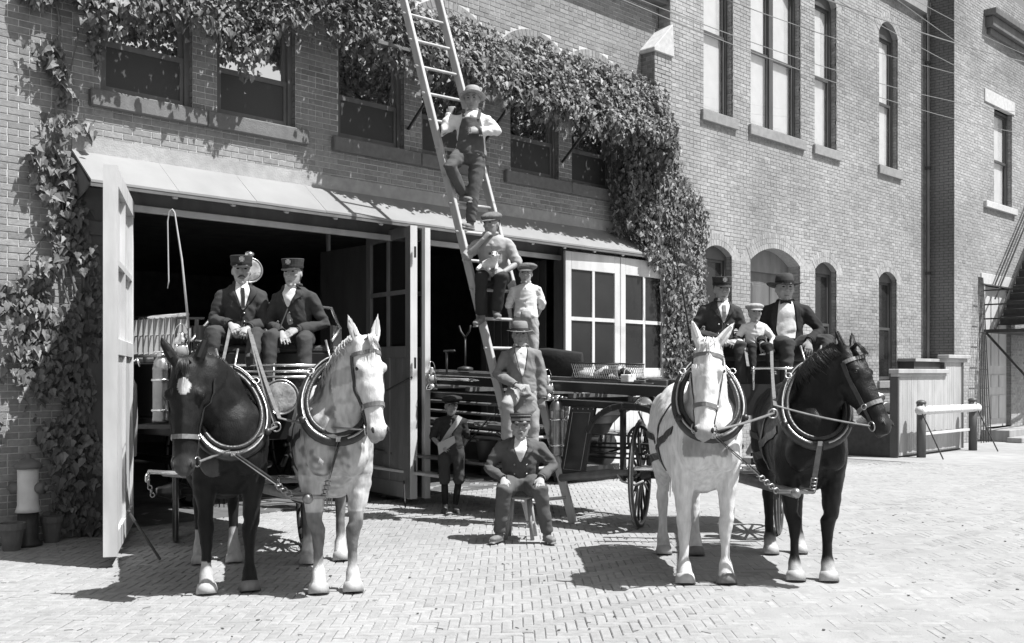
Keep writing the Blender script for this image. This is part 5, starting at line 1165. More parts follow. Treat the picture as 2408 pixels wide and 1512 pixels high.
BIG = person('big man with bow tie, open coat and dark felt hat on the right hand wagon', 2.96, 11.3, 1.95, (-.02, -1), s=1.05, girth=1.12, wide=1.1, shx=.188, neck=(-.03, .0, .50), col=-.15, knees=[(.40, -.08, .03), (.32, .36, .06)], ankles=[(.44, -.10, -.40), (.46, .30, -.20)], elbows=[(-.02, -.31, .17), (.06, .36, .17)], wrists=[(.20, -.30, .05), (.34, .16, .06)], hands=[((.6, .1, -.6), (.5, -.3, .8)), ((.35, -.1, -.95), (.9, .1, .3))], curl=(.5, .35),
    head=(.0, .0, 0), jacket=M_blackc, shirtm=M_shirt, hat=('fedora', M_feltd, M_blackc, -.05, .165, .014), vneck=.40, open_coat=True, bow=True, skirt=.06, must=False)
# --- puppy on the man's lap ---
pu = empty('puppy', PUPM['W']((.30, .02, .22)), 0, 'small white and black puppy held on the lap of the capped man', 'dog')
M_pup = mat('puppy_coat', .6, .85, .1, 40, .3, 120, tone=True); o = PUPM['W']; b = MB()
b.tube([o((.34, -.10, .20)), o((.36, -.02, .22)), o((.37, .05, .24))], [.045, .06, .055], 10); b.ball(o((.42, .035, .31)), .052); b.tube([o((.44, .03, .30)), o((.50, .02, .285))], [.03, .018], 8); b.tube([o((.38, .04, .25)), o((.41, .035, .30))], [.045, .04], 8)
for y in (-.015, .085): b.tube([o((.40, y, .33)), o((.415, y * 1.3 - .01, .30))], [.022, .012], 8)
for y in (-.03, .05): b.tube([o((.38, y, .20)), o((.43, y, .15)), o((.46, y, .145))], [.022, .018, .018], 8)
b.tube([o((.34, -.12, .2)), o((.42, -.16, .15))], [.025, .02], 8); me = fuse(b, .007, 2); me.materials.append(M_pup)
hd_ = o((.42, .035, .335)); tone_pts(me, lambda q: .06 if (q - hd_).length < .075 and q.z > hd_.z - .03 and (q - o((.47, .03, .3))).length > .045 else 1.0); link(me, 'body', pu)
for y in (.012, .055): b = MB(); b.ball(o((.468, y, .322)), .007); b.build('eye', M_eye, pu)
b = MB(); b.ball(o((.515, .02, .29)), .009); b.build('nose', M_eye, pu)
# ======================= fire wagons =======================
M_red = mat('engine_lacquer', .028, .28, .2, 4, .06, 20); M_stripe = mat('gilt_line', .42, .4, .1, 30); M_copper = mat('copper_shell', .33, .28, .25, 8, metal=.85)
M_nick = mat('nickel_plate', .78, .16, .08, 8, metal=1.0); M_lens = mat('lamp_lens', .55, .1, .5, 9, .9, 14, metal=.7); M_cush = mat('seat_cushion', .07, .7, .25, 14, .4, 30); M_ash = mat('varnished_ash', .30, .4, .2, 10, .15, 50, st=(1, 1, .15)); M_ashd = mat('dark_varnished_ash', .12, .35, .25, 10, .15, 50, st=(1, 1, .15)); M_dullm = mat('dull_steel', .3, .4, .2, 20, metal=.9); M_tyre = mat('iron_tyre', .12, .55, .3, 20, .3, 60); M_globe = mat('lantern_globe', .3, .15, .2, 6, spec=.9)
def one(name, m_, parent, fn, smooth=True, bevel=0):
    b = MB(); fn(b); return b.build(name, m_, parent, smooth, bevel=bevel)
def wheel(parent, c, ax, R_, n=14, m_=M_red):
    c, ax = V(c), V(ax).normalized(); x = V((0, 0, 1)); y = ax.cross(x)
    ring = lambda r, k=32: [c + x * math.cos(2 * math.pi * i / k) * r + y * math.sin(2 * math.pi * i / k) * r for i in range(k)]
    wh = MB(); wh.tube(ring(R_ - .028), [(.035, .03)] * 32, 8, closed=True, up=ax); w = wh.build('wheel', m_, parent, True)
    t = MB(); t.tube(ring(R_ - .006), [(.034, .008)] * 32, 6, closed=True, up=ax); t.build('tyre', M_tyre, w)
    h = MB(); h.tube([c - ax * .13, c - ax * .11, c - ax * .05, c + ax * .05, c + ax * .12, c + ax * .17], [.04, .055, .085, .085, .055, .045], 14); h.build('hub', m_, w, True)
    h = MB(); h.tube([c + ax * .171, c + ax * .185], [.046, .03], 12); h.build('hub_cap', M_brass, w, True)
    for i in range(n):
        a = 2 * math.pi * (i + .5) / n; d = x * math.cos(a) + y * math.sin(a); s = MB(); s.tube([c + d * .07, c + d * .2, c + d * (R_ - .04)], [.024, .017, .015], 6); s.build('spoke', m_, w, True)
    return w
def extinguisher(parent, c, z0, z1, r, label=None):
    c = V(c); H_ = z1 - z0; root = parent
    b = MB(); b.lathe([(r * .9, z0), (r, z0 + .02), (r, z0 + .04), (r * .96, z0 + .05), (r * .96, z1 - .16), (r, z1 - .155), (r * .97, z1 - .13), (r * .8, z1 - .07), (r * .5, z1 - .035), (r * .35, z1 - .03)], (c.x, c.y, 0), 18); o = b.build('extinguisher', M_copper, root, True)
    b = MB(); b.lathe([(r * .5, z1 - .03), (r * .52, z1 - .01), (r * .46, z1), (r * .2, z1 + .01)], (c.x, c.y, 0), 14); torus(b, (c.x, c.y, z1 + .015), (0, 0, 1), r * .75, .011, 16); b.build('filler_cap', M_nick, o, True)
    b = MB(); torus(b, (c.x, c.y, z0 + H_ * .62), (0, 0, 1), r * 1.0, .012, 18); torus(b, (c.x, c.y, z0 + .12), (0, 0, 1), r * 1.0, .012, 18); b.build('hoop', M_nick, o, True)
    b = MB(); b.tube([c + V((r * .9, -r * .4, z1 - .25 - c.z)), c + V((r * 1.5, -r * .7, z1 - .2 - c.z)), c + V((r * 1.5, -r * .7, z1 - .1 - c.z)), c + V((r, -r * .4, z1 - .06 - c.z))], .011, 6); b.build('handle', M_nick, o, True)
def lantern(c, label, s=1.0, group='hand lanterns on the fire wagons'):
    c = V(c); root = empty('lantern', c, 0, label, 'lantern', group); L = lambda prof, name, m_: one(name, m_, root, lambda b: b.lathe([(r * s, z * s) for r, z in prof], c, 14))
    L([(.075, 0), (.08, .015), (.07, .06), (.045, .075), (.045, .085)], 'fount', M_nick); L([(.042, .086), (.06, .11), (.062, .14), (.05, .18), (.04, .19)], 'globe', M_globe); L([(.044, .19), (.055, .2), (.05, .235), (.03, .26), (.032, .28), (.012, .29)], 'hood', M_nick)
    for a in range(4): q = V((math.cos(a * 1.57 + .4), math.sin(a * 1.57 + .4), 0)); one('guard', M_nick, root, lambda b: b.tube([c + q * .06 * s + V((0, 0, .06 * s)), c + q * .075 * s + V((0, 0, .13 * s)), c + q * .045 * s + V((0, 0, .22 * s))], .004, 5))
    one('bail', M_nick, root, lambda b: b.tube([c + V((math.cos(t) * .06 * s, 0, .26 * s + math.sin(t) * .1 * s)) for t in [math.pi * i / 8 for i in range(9)]], .004, 5))
def lamp(parent, c, d, R_, name='headlamp'):
    c, d = V(c), V(d).normalized(); b = MB(); b.tube([c - d * R_ * .9, c - d * R_ * .75, c - d * R_ * .35, c, c + d * R_ * .12], [R_ * .25, R_ * .55, R_ * .9, R_, R_ * 1.04], 20); o = b.build(name, M_nick, parent, True)
    b = MB(); b.tube([c + d * R_ * .121, c + d * R_ * .16, c + d * R_ * .18], [R_ * .97, R_ * .8, R_ * .3], 20); b.build('lens', M_lens, o, True); b = MB(); torus(b, c + d * R_ * .125, d, R_ * .99, R_ * .06, 24); b.build('rim', M_brass, o, True); return o
FWD = Dv(0, -1); LATV = Dv(1, 0); Z3 = V((0, 0, 1))
def cable(name, pts, r, m_, parent=None, sag=0.0, n=6, label=None, cat=None, group=None, flat=None):
    out = []
    for a, c in zip(pts[:-1], pts[1:]):
        for i in range(8): t = i / 8; out.append(V(a).lerp(V(c), t) - V((0, 0, sag * 4 * t * (1 - t) * (V(a) - V(c)).length)))
    out.append(V(pts[-1])); b = MB()
    if flat: ribbon(b, out, [V((-.2, -.2, 1))] * len(out), flat, .007)
    else: b.tube(out, r, n)
    o = b.build(name, m_, parent, not flat)
    if label: tag(o, label, cat, group)
    return o
# ---------- left: hose wagon just inside the first bay ----------
hw_ = empty('hose_wagon', (5.4, -1.6, 0), label='dark hose wagon half inside the left engine bay with two firemen on its seat', cat='fire wagon')
O1 = V((5.8, -1.5, 0)); bk1 = V((0, 1, 0)); sl1 = V((-1, 0, 0))
B1 = lambda s, t, h: O1 + bk1 * s + sl1 * t + Z3 * h
M1 = Matrix((bk1, sl1, Z3)).transposed()
bx1 = lambda b, s0, s1, t0, t1, h0, h1: b.box(B1((s0 + s1) / 2, (t0 + t1) / 2, (h0 + h1) / 2), (s1 - s0, abs(t1 - t0), h1 - h0), M1)
one('bed', M_red, hw_, lambda b: bx1(b, -.35, 3.7, -.6, .6, 1.02, 1.2), False, .01)
one('hose_box', M_red, hw_, lambda b: bx1(b, .25, 3.6, -.56, .56, 1.2, 1.78), False, .01)
for t in (-.62, .62):
    for h, r in ((1.86, .022), (2.26, .022), (2.07, .008)): one('rack_rail', M_nick if h > 2.2 else M_ash, hw_, lambda b: b.tube([B1(.45, t, h), B1(3.6, t, h)], r, 8))
    for i in range(26): one('rack_slat', M_ash, hw_, lambda b: b.bar(B1(.5 + i * .122, t, 1.85), B1(.5 + i * .122, t, 2.25), .045, .02, bk1), False)
for i in range(12): s = .6 + i * .25; one('hose_fold', M_strapc, hw_, lambda b: b.tube([B1(s, -.5, 1.84), B1(s, .5, 1.84)], .06, 8))
seatc = P(-2.34, 10.22); one('seat_box', M_red, hw_, lambda b: b.box(seatc + Z3 * 1.62, (1.35, .5, .5), Matrix((LATV, -FWD, Z3)).transposed()), False, .01)
one('cushion', M_cush, hw_, lambda b: b.box(seatc + Z3 * 1.905, (1.3, .48, .07), Matrix((LATV, -FWD, Z3)).transposed()), False, .02)
one('lap_robe', M_strapc, hw_, lambda b: b.box(P(-2.28, 9.98, 1.91), (.3, .1, .12), Matrix.Rotation(.3, 3, 'Z')), False, .03)
def seat_rail(parent, l0, l1, dep, h0, h1, nm='seat_rail'):
    for a, c in ((l0, l1),): one(nm, M_nick, parent, lambda b: b.tube([P(a, dep - .35, h0), P(a - .02, dep, h0 + .12), P(a + .1, dep + .22, h1), P((a + c) / 2 - .15, dep + .28, h1 + .05), P((a + c) / 2 + .15, dep + .28, h1 + .05), P(c - .1, dep + .22, h1), P(c + .02, dep, h0 + .12), P(c, dep - .35, h0)], .016, 8))
seat_rail(hw_, -3.02, -1.7, 10.2, 1.98, 2.32); 
for l in (-3.0, -1.72): one('arm_panel', M_red, hw_, lambda b: b.box(P(l, 10.2, 2.02), (.03, .5, .22), Matrix((LATV, -FWD, Z3)).transposed()), False)
one('footboard', M_red, hw_, lambda b: b.box(P(-2.3, 9.68, 1.5), (1.3, .5, .05), Matrix((LATV, -FWD, Z3)).transposed()), False)
one('dashboard', M_red, hw_, lambda b: b.box(P(-2.3, 9.44, 1.28), (1.3, .04, .4), Matrix((LATV, -FWD, Z3)).transposed()), False)
for h in (1.745, 1.69, 1.64): one('dash_rail', M_nick, hw_, lambda b: b.tube([P(-2.62, 9.42, h), P(-1.69, 9.42, h)], .014, 8))
for l in (-2.6, -2.15, -1.71): one('dash_post', M_nick, hw_, lambda b: b.tube([P(l, 9.42, 1.45), P(l, 9.42, 1.76)], .012, 6))
lamp(hw_, P(-2.06, 9.3, 1.46), Dv(.25, -1, .05), .155); lamp(hw_, P(-2.62, 10.42, 2.70), Dv(.45, -1, .1), .125, 'searchlight')
one('lamp_post', M_brass, hw_, lambda b: b.tube([P(-2.62, 10.46, 1.9), P(-2.62, 10.46, 2.6)], .016, 8)); one('lamp_knob', M_nick, hw_, lambda b: b.ball(P(-2.62, 10.42, 2.86), (.05, .05, .03)))
extinguisher(hw_, P(-3.34, 9.95), 1.2, 1.86, .085); extinguisher(hw_, P(-3.17, 9.95), 1.2, 1.84, .085)
one('running_board', M_red, hw_, lambda b: b.box(P(-3.25, 9.98, 1.17), (.55, .3, .04), Matrix((LATV, -FWD, Z3)).transposed()), False)
one('bracket', M_iron, hw_, lambda b: (b.bar(P(-3.3, 10.05, 1.15), P(-2.85, 10.2, .8), .03, .03), b.bar(P(-3.05, 10.0, 1.2), P(-3.05, 10.1, 2.2), .03, .03), b.bar(P(-3.22, 10.0, 2.2), P(-2.95, 10.0, 2.2), .02, .02), b.bar(P(-3.22, 10.0, 2.2), P(-3.22, 10.0, 1.7), .02, .02)), False)
one('brake_lever', M_nick, hw_, lambda b: b.tube([P(-2.98, 9.85, 1.98), P(-2.88, 9.8, 1.97), P(-2.82, 9.75, 1.85), P(-2.78, 9.72, 1.70)], .017, 8)); one('brake_pedal', M_iron, hw_, lambda b: b.lathe([(.07, 1.68), (.075, 1.69), (.05, 1.71)], P(-2.77, 9.7), 12))
ax1 = Dv(.95, .31); wheel(hw_, P(-3.36, 10.42, .5), -ax1, .5); wheel(hw_, P(-2.0, 10.0 + .05, .5), ax1, .5)
for t in (.72, -.72): wheel(hw_, B1(2.9, t, .62), sl1 * (1 if t > 0 else -1), .62, 16)
one('front_axle', M_red, hw_, lambda b: b.tube([P(-3.36, 10.42, .5), P(-2.0, 10.05, .5)], .04, 8)); one('rear_axle', M_red, hw_, lambda b: b.tube([B1(2.9, .72, .62), B1(2.9, -.72, .62)], .04, 8))
one('fifth_wheel', M_iron, hw_, lambda b: torus(b, P(-2.68, 10.22, .78), (0, 0, 1), .3, .03, 24)); one('reach', M_red, hw_, lambda b: b.bar(P(-2.68, 10.2, .72), B1(2.9, 0, .68), .09, .07), False)
for s_ in (-1, 1): one('leaf_spring', M_iron, hw_, lambda b: b.tube([P(-2.68 + s_ * .5, 10.22 - .3, .8), P(-2.68 + s_ * .5, 10.22, .93), P(-2.68 + s_ * .5, 10.5, .8)], .025, 6))
one('pole', M_ash, hw_, lambda b: b.tube([P(-2.66, 10.15, .62), P(-2.1, 8.95, .68), P(-1.52, 7.78, .74)], [.05, .045, .036], 8)); one('pole_tip', M_dullm, hw_, lambda b: (b.ball(P(-1.515, 7.75, .745), .042), b.tube([P(-1.64, 7.76, .755), P(-1.39, 7.76, .755)], .017, 8)))
one('doubletree', M_ash, hw_, lambda b: b.tube([P(-3.28, 9.82, .73), P(-2.4, 9.55, .7), P(-1.75, 9.4, .72)], [.028, .04, .028], 8))
for a, c in (((-3.36, 9.65, .76), (-2.6, 9.45, .76)), ((-2.1, 9.4, .74), (-1.45, 9.25, .74))):
    one('singletree', M_nick, hw_, lambda b: b.tube([P(*a), P(*c)], [.022, .022], 8))
    for q in (a, c): one('trace_ring', M_nick, hw_, lambda b: torus(b, P(q[0], q[1] - .03, q[2] - .05), LATV, .04, .009, 14))
one('trace_chain', M_dullm, hw_, lambda b: [torus(b, P(-3.36 + .012 * i, 9.62, .69 - .035 * i), LATV if i % 2 else FWD, .02, .006, 10) for i in range(5)])
lantern(P(-3.08, 9.72, 1.72), 'wire guarded lantern on the left wagon above the bay horse', 1.15)
wp = P(-3.06, 9.9); one('whip_socket', M_iron, hw_, lambda b: b.tube([P(-3.06, 9.9, 1.75), P(-3.06, 9.9, 2.1)], .02, 8))
whip = MB(); ap = [P(-3.06, 9.9, 2.05), P(-3.13, 9.9, 2.75), P(-3.19, 9.92, 3.1), P(-3.205, 9.92, 3.2), P(-3.23, 9.93, 3.235), P(-3.26, 9.93, 3.21), P(-3.275, 9.93, 3.12), P(-3.27, 9.93, 2.8), P(-3.265, 9.93, 2.55), P(-3.275, 9.93, 2.48)]
whip.tube(ap, [.012, .009, .007, .006, .006, .006, .006, .006, .006, .004], 6); tag(whip.build('whip', M_woodL, None, True), 'tall buggy whip with a hooked end above the left wagon', 'whip')
ct = empty('fire_coat', P(-4.02, 10.95, 1.2), 0, 'pale coat hanging inside the left bay behind the door leaf', 'coat')
one('coat', M_strapc, ct, lambda b: b.tube([P(-4.0, 10.95, 1.62), P(-4.0, 10.95, 1.55), P(-4.0, 10.95, 1.2), P(-4.02, 10.95, .8)], [(.03, .03), (.12, .05), (.13, .06), (.17, .06)], 12, up=(LATV)))
one('hook', M_nick, ct, lambda b: b.tube([P(-4.0, 10.95, 1.6), P(-4.0, 10.95, 1.78), P(-3.93, 10.95, 1.82), P(-3.9, 10.95, 1.74)], .014, 6))
# ---------- right: long ladder truck out of the second bay ----------
tk = empty('ladder_truck', (9.4, -3, 0), label='long black ladder truck reaching out of the right engine bay', cat='fire wagon')
XL, XR = 8.82, 9.98
def beam(x, y0, z0, y1, z1, w, t, name, m_=M_red): return one(name, m_, tk, lambda b: b.bar((x, y0, z0), (x, y1, z1), w, t), False, .006)
for x in (XL, XR): beam(x, 3.4, 1.72, -4.45, 1.475, .07, .115, 'upper_beam'); beam(x, 3.4, 1.5, -4.3, 1.31, .06, .09, 'lower_beam')
beam(XL - .037, 3.4, 1.775, -4.45, 1.53, .004, .012, 'gilt_line', M_stripe)
beam(XL - .034, 3.4, 1.53, -4.3, 1.345, .004, .01, 'gilt_line', M_stripe)
for i in range(9): y = 3.0 - i * .85; z = 1.61 + y * .031; one('crossbar', M_ashd, tk, lambda b: b.bar((XL, y, z - .1), (XR, y, z - .1), .06, .05), False)
# ladders stacked on the truck, drawn as rails and rungs
for j, (xa, xb, dz) in enumerate(((8.95, 9.35, .07), (9.45, 9.88, .06), (9.0, 9.4, -.03))):
    for x in (xa, xb): beam(x, 3.2, 1.71 + dz, -3.9 - .2 * j, 1.49 + dz, .035, .075, 'truck_ladder_rail', M_ashd)
    for i in range(22): y = 3.0 - i * .32; z = 1.60 + dz + y * .031; one('truck_ladder_rung', M_ashd, tk, lambda b: b.tube([(xa, y, z), (xb, y, z)], .014, 6))
def pole_(x, y0, z0, y1, z1, r=.018, tip=None, m_=M_ashd):
    o = one('pike_pole', m_, tk, lambda b: b.tube([(x, y0, z0), (x, y1, z1)], r, 8))
    if tip: one('pike_tip', M_nick, o, lambda b: b.tube([(x, y1, z1), (x, y1 - .04, z1), (x, y1 - .16, z1 - .003)], [r * 1.3, r * 1.2, .004], 8))
for k, (z, y1) in enumerate(((1.36, -1.5), (1.27, -2.3), (1.15, -1.75), (1.04, -1.35), (.99, -2.2), (.93, -1.6), (.86, -2.1))): pole_(8.86 + .07 * (k % 3), 3.0, z + .13, y1, z, .02, True)
for k in range(5): pole_(9.2 + .1 * k, 3.0, 1.08, -3.6, .98, .018)
pole_(8.78, 1.5, 1.66, -1.35, 1.585, .02, True, M_nick)
one('tool_box', M_red, tk, lambda b: b.bx(8.9, 9.9, -1.9, 2.8, .52, .82), False, .01)
one('step_board', M_ashd, tk, lambda b: b.bar((8.7, .5, .64), (8.7, -2.2, .58), .2, .03), False)
one('step_board', M_pale, tk, lambda b: b.bar((8.66, .6, .43), (8.66, -1.6, .38), .22, .03), False)
for y in (.2, -.9, -1.9): one('step_iron', M_iron, tk, lambda b: b.tube([(8.66, y, .4), (8.75, y, .62), (8.86, y, 1.35)], .016, 6))
one('tie_rod', M_iron, tk, lambda b: b.tube([(8.74, -1.15, .65), (8.74, -1.75, 1.15)], .01, 6))
# fender arch and leather splash panel
arch = [(-3.28, 1.02), (-3.36, 1.14), (-3.48, 1.24), (-3.62, 1.30), (-3.78, 1.33), (-3.95, 1.325), (-4.12, 1.29), (-4.3, 1.2)]
one('fender', M_red, tk, lambda b: [b.bar((8.88, a[0], a[1]), (8.88, c[0], c[1]), .34, .07) for a, c in zip(arch[:-1], arch[1:])], False, .01)
pn = MB(); pn.prism([(8.74, -3.02, 1.30), (8.74, -3.38, 1.30), (8.74, -3.21, .53), (8.74, -2.86, .53)], (.03, 0, 0)); po_ = pn.build('splash_panel', M_red, tk)
one('panel_line', M_stripe, po_, lambda b: [b.bar((8.737, a[0], a[1]), (8.737, c[0], c[1]), .002, .012, (1, 0, 0)) for a, c in (((-3.06, 1.24), (-3.315, 1.24)), ((-3.315, 1.24), (-3.175, .6)), ((-3.175, .6), (-2.925, .6)), ((-2.925, .6), (-3.06, 1.24)))], False)
for i in range(12): one('panel_rivet', M_brass, po_, lambda b: b.ball((8.737, -3.0 + .135 * i / 11 + .0, 1.285 - .74 * i / 11), .008, 6, 4))
for i in range(5): one('panel_rivet', M_brass, po_, lambda b: b.ball((8.737, -3.06 - .075 * i, 1.28), .008, 6, 4))
extinguisher(tk, (8.76, -2.80, 0), .74, 1.40, .085); extinguisher(tk, (8.92, -2.72, 0), .74, 1.38, .085)
lantern((8.72, -2.70, 1.36), 'nickel lantern hung on the truck beside the tall copper extinguisher'); lantern((8.72, -.70, 1.46), 'nickel lantern at the back of the ladder truck by the capped boy')
bk_ = empty('wire_basket', (9.0, -3.3, 1.6), label='long wire mesh basket of gear on top of the ladder truck', cat='basket')
for y0, y1, z0, z1 in ((-2.95, -3.62, 1.62, 1.79),):
    for x in (8.84, 9.3):
        one('rim', M_iron, bk_, lambda b: b.tube([(x, y0 + .0, z1), (x, y1, z1 - .02)], .01, 6)); one('rim', M_iron, bk_, lambda b: b.tube([(x, y0, z0), (x, y1, z0 - .02)], .01, 6))
    mesh_ = MB()
    for i in range(22):
        y = y0 + (y1 - y0) * i / 22; w = (y1 - y0) * 2.2 / 22
        for x in (8.84, 9.3): mesh_.tube([(x, y, z0 - .01), (x, min(max(y + w, y1), y0), z1 - .01)], .0035, 4); mesh_.tube([(x, min(max(y + w, y1), y0), z0 - .01), (x, y, z1 - .01)], .0035, 4)
    mesh_.build('wire_mesh', M_nick, bk_, kind='stuff')
    for i in range(9): one('hose_coil', M_strapc if i % 3 == 0 else M_blackc, bk_, lambda b: b.tube([(8.9 + R.uniform(0, .3), y0 - .05 - i * .065, z0 + .03), (9.0 + R.uniform(0, .2), y0 - .1 - i * .06, z0 + R.uniform(.06, .13))], R.uniform(.03, .05), 8))
one('roof_tarpaulin', M_blackc, tk, lambda b: b.tube([(9.05, -1.9, 1.76), (9.05, -2.4, 1.75), (9.05, -2.92, 1.73)], [(.2, .05), (.22, .06), (.18, .04)], 12, up=(1, 0, 0)))
lb_ = empty('lamp_box', (8.9, -3.7, 1.58), label='small pale lamp box with a wire handle in front of the mesh basket', cat='lamp')
one('box', M_hyd, lb_, lambda b: b.bx(8.84, 8.98, -3.76, -3.65, 1.575, 1.66), False, .008); one('handle', M_nick, lb_, lambda b: b.tube([(8.9, -3.66 - .05 + .06 * math.cos(t), 1.66 + .08 * math.sin(t)) for t in [math.pi * i / 8 for i in range(9)]], .006, 6)); one('bracket', M_iron, lb_, lambda b: b.bx(8.82, 9.0, -3.95, -3.63, 1.55, 1.572), False)
one('gong', M_nick, tk, lambda b: b.lathe([(.14, 1.32), (.135, 1.37), (.1, 1.42), (.05, 1.44), (.01, 1.45)], (8.85, -4.0, 0), 18)); one('gong_clapper', M_nick, tk, lambda b: (b.tube([(8.85, -3.82, 1.36), (8.85, -3.78, 1.45)], .012, 6), b.ball((8.85, -3.8, 1.45), .03)))
one('play_pipe', M_ashd, tk, lambda b: b.tube([(8.72, -2.9, .5), (8.72, -3.1, .53), (8.72, -3.55, .585), (8.72, -3.62, .6), (8.72, -3.95, .63)], [.045, .045, .06, .05, .02], 10)); one('rope_loop', M_strapc, tk, lambda b: b.tube([(8.7, -3.7, .62), (8.68, -3.8, .53), (8.7, -3.95, .5), (8.72, -4.05, .55)], .012, 6))
M_steer = M_iron
one('stiff_rod', M_iron, tk, lambda b: b.tube([(9.2, -3.2, .78), (9.2, -3.95, .98)], .012, 6)); one('stiff_rod', M_iron, tk, lambda b: b.tube([(9.2, -3.62, 1.25), (9.2, -3.85, .8)], .012, 6)); one('hand_wheel', M_iron, tk, lambda b: torus(b, (8.95, -3.82, .95), (1, 0, 0), .15, .016, 20))
for z in (.72, .77, .83, .88): one('rod', M_iron if z != .77 else M_nick, tk, lambda b: b.tube([(9.1, -2.9, z), (9.1, -4.2, z + .03)], .014, 6))
one('hanger', M_iron, tk, lambda b: (b.bar((8.95, -3.6, 1.3), (8.95, -3.6, .5), .05, .05), b.bar((9.85, -3.6, 1.3), (9.85, -3.6, .5), .05, .05)), False)
b = MB()
for i in range(10): y = -3.18 - i * .045; b.tube([(9.3, y, .62), (9.3, y - .12, .45)], .004, 4); b.tube([(9.3, y - .12, .62), (9.3, y, .45)], .004, 4)
b.build('lower_mesh', M_nick, tk, kind='stuff')
one('cross_stand', M_iron, tk, lambda b: (b.tube([(8.95, -1.08, 1.72), (8.95, -1.08, 2.12)], .012, 6), b.tube([(8.95, -1.08, 2.12), (8.95, -1.0, 2.2), (8.95, -.97, 2.27)], .012, 6), b.tube([(8.95, -1.08, 2.12), (8.95, -1.16, 2.2), (8.95, -1.18, 2.27)], .012, 6), b.lathe([(.1, 1.7), (.1, 1.74), (.03, 1.76)], (8.95, -1.08, 0), 14)))
one('rail_post', M_iron, tk, lambda b: (b.tube([(8.8, -.9, 1.6), (8.8, -.9, 1.95)], .014, 6), b.tube([(8.8, -.85, 1.95), (8.8, -1.05, 1.95)], .016, 6)))
ax2 = Dv(.955, -.30); wheel(tk, P(1.39, 11.33, .575), -ax2, .575); wheel(tk, P(2.79, 10.9, .575), ax2, .575)
for x, s_ in ((8.75, -1), (10.05, 1)): wheel(tk, (x, 2.4, .62), (s_, 0, 0), .62, 16)
one('front_axle', M_red, tk, lambda b: b.tube([P(1.39, 11.33, .575), P(2.79, 10.9, .575)], .045, 8)); one('rear_axle', M_red, tk, lambda b: b.tube([(8.75, 2.4, .62), (10.05, 2.4, .62)], .045, 8))
one('fifth_wheel', M_iron, tk, lambda b: torus(b, P(2.09, 11.12, .9), (0, 0, 1), .34, .035, 24)); one('king_post', M_iron, tk, lambda b: b.tube([P(2.09, 11.12, .5), P(2.09, 11.12, 1.4)], .06, 10))
for s_ in (-1, 1): one('leaf_spring', M_iron, tk, lambda b: b.tube([P(2.09 + s_ * .5, 10.8, .8), P(2.09 + s_ * .5, 11.12, .97), P(2.09 + s_ * .5, 11.45, .8)], .03, 6))
sm = Matrix((LATV, -FWD, Z3)).transposed()
one('seat_box', M_red, tk, lambda b: b.box(P(2.62, 11.6, 1.58), (1.3, .5, .44), sm), False, .01); one('cushion', M_cush, tk, lambda b: b.box(P(2.62, 11.58, 1.835), (1.28, .5, .07), sm), False, .02)
seat_rail(tk, 1.98, 3.28, 11.6, 1.9, 2.1)
one('footboard', M_red, tk, lambda b: b.box(P(2.6, 10.98, 1.5), (1.2, .55, .04), sm), False); one('dashboard', M_red, tk, lambda b: b.box(P(2.5, 10.7, 1.4), (1.1, .04, .32), sm), False)
one('dash_rail', M_nick, tk, lambda b: b.tube([P(2.45, 10.68, 1.722), P(3.12, 10.68, 1.722)], .014, 8))
for l in (2.47, 2.8, 3.1): one('dash_post', M_nick, tk, lambda b: b.tube([P(l, 10.68, 1.5), P(l, 10.68, 1.74)], .012, 6))
one('apron', M_blackc, tk, lambda b: b.tube([P(2.75, 10.45, 1.48), P(2.9, 10.4, 1.44), P(3.05, 10.45, 1.4)], [.09, .12, .1], 10))
one('pole', M_ashd, tk, lambda b: b.tube([P(2.08, 11.0, .66), P(2.14, 9.6, .7), P(2.2, 8.12, .74)], [.055, .048, .038], 8)); one('pole_tip', M_dullm, tk, lambda b: (b.ball(P(2.2, 8.09, .745), .042), b.tube([P(2.06, 8.1, .755), P(2.34, 8.1, .755)], .017, 8)))
one('doubletree', M_ashd, tk, lambda b: b.tube([P(1.3, 10.5, .72), P(2.1, 10.4, .7), P(2.9, 10.45, .72)], [.03, .042, .03], 8))
for a, c in (((1.2, 10.25, .74), (1.95, 10.2, .74)), ((2.25, 10.2, .74), (3.0, 10.25, .74))): one('singletree', M_nick, tk, lambda b: b.tube([P(*a), P(*c)], .022, 8))
cable('whip', [P(1.98, 11.5, 1.95), P(1.86, 11.4, 2.6), P(1.72, 11.35, 3.2)], [.012] * 8 + [.008] * 9, M_iron, None, label='thin whip standing beside the right hand driver', cat='whip')
for i in range(5): one('axe_handle', M_ashd, tk, lambda b: b.tube([(8.8, -1.95 - .1 * i, 1.26), (8.8, -2.05 - .12 * i, .86)], .015, 6))
one('hose_roll', M_blackc, tk, lambda b: torus(b, (8.86, -2.35, .72), (1, 0, 0), .13, .05, 20, 8)); one('tool_tray', M_red, tk, lambda b: b.bx(8.8, 9.95, -2.75, -1.92, .5, .58), False)
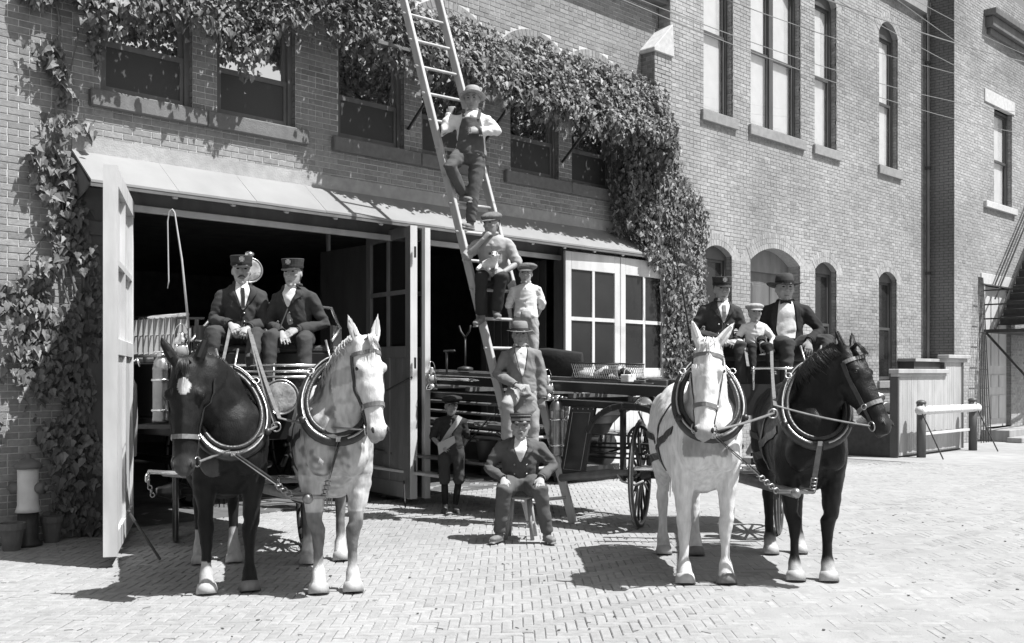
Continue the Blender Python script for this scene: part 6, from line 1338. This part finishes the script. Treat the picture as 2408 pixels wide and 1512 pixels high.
one('under_tank', M_red, tk, lambda b: b.tube([(9.4, -2.1, .8), (9.4, -3.0, .8)], .2, 14)); one('bucket', M_iron, tk, lambda b: b.lathe([(.1, .6), (.135, .86), (.14, .865), (.13, .85), (.095, .61)], (8.78, -1.65, 0), 14))
# ---------- yoke straps, reins ----------
def yoke(parent, h, tip):
    p = W_(h, h['cring'](math.pi, 1.04, .06)); t = V(tip)
    cable('yoke_strap', [p, p.lerp(t, .7)], .012, M_strap, parent, flat=.04); cable('yoke_strap', [p + LATV * .02, p.lerp(t, .7) + V((.015, 0, .01))], .012, M_leather, parent, flat=.03)
    b = MB(); a = p.lerp(t, .7); n_ = 8
    for i in range(n_): q = a.lerp(t, (i + .5) / n_); torus(b, q, (t - a).cross(Z3) if i % 2 else Z3, .022, .0055, 12)
    b.build('yoke_chain', M_dullm, parent, True)
yoke(hw_, BAY_H, P(-1.62, 7.77, .75)); yoke(hw_, GREY_H, P(-1.40, 7.77, .75)); yoke(tk, WHITE_H, P(2.06, 8.1, .755)); yoke(tk, BLACK_H, P(2.33, 8.1, .755))
def reins(drv, hl, hr, mid, dash, lab):
    root = empty('reins', drv['wm'][0], 0, lab, 'reins')
    A, B = drv['wm']; M_ = V(mid)
    bl = W_(hl, hl['hp'](.665, 100, .03)[0]); br_ = W_(hr, hr['hp'](.665, -100, .03)[0])
    cable('rein', [B, M_, bl], 0, M_strap, root, .02, flat=.028); cable('rein', [B + V((.02, .02, 0)), M_ + V((.03, 0, .06)), br_], 0, M_strap, root, .02, flat=.028)
    cable('rein', [A, V(dash)], 0, M_strap, root, .02, flat=.028)
    b = MB(); torus(b, M_, FWD, .035, .007, 14); b.build('rein_link', M_brass, root, True)
reins(DRV1, BAY_H, GREY_H, P(-1.78, 7.88, 1.27), P(-2.62, 9.46, 1.77), 'leather reins from the moustached driver to the left hand team'); reins(KID, WHITE_H, BLACK_H, P(2.03, 8.12, 1.36), P(2.42, 10.7, 1.74), 'leather reins from the small child to the right hand team')
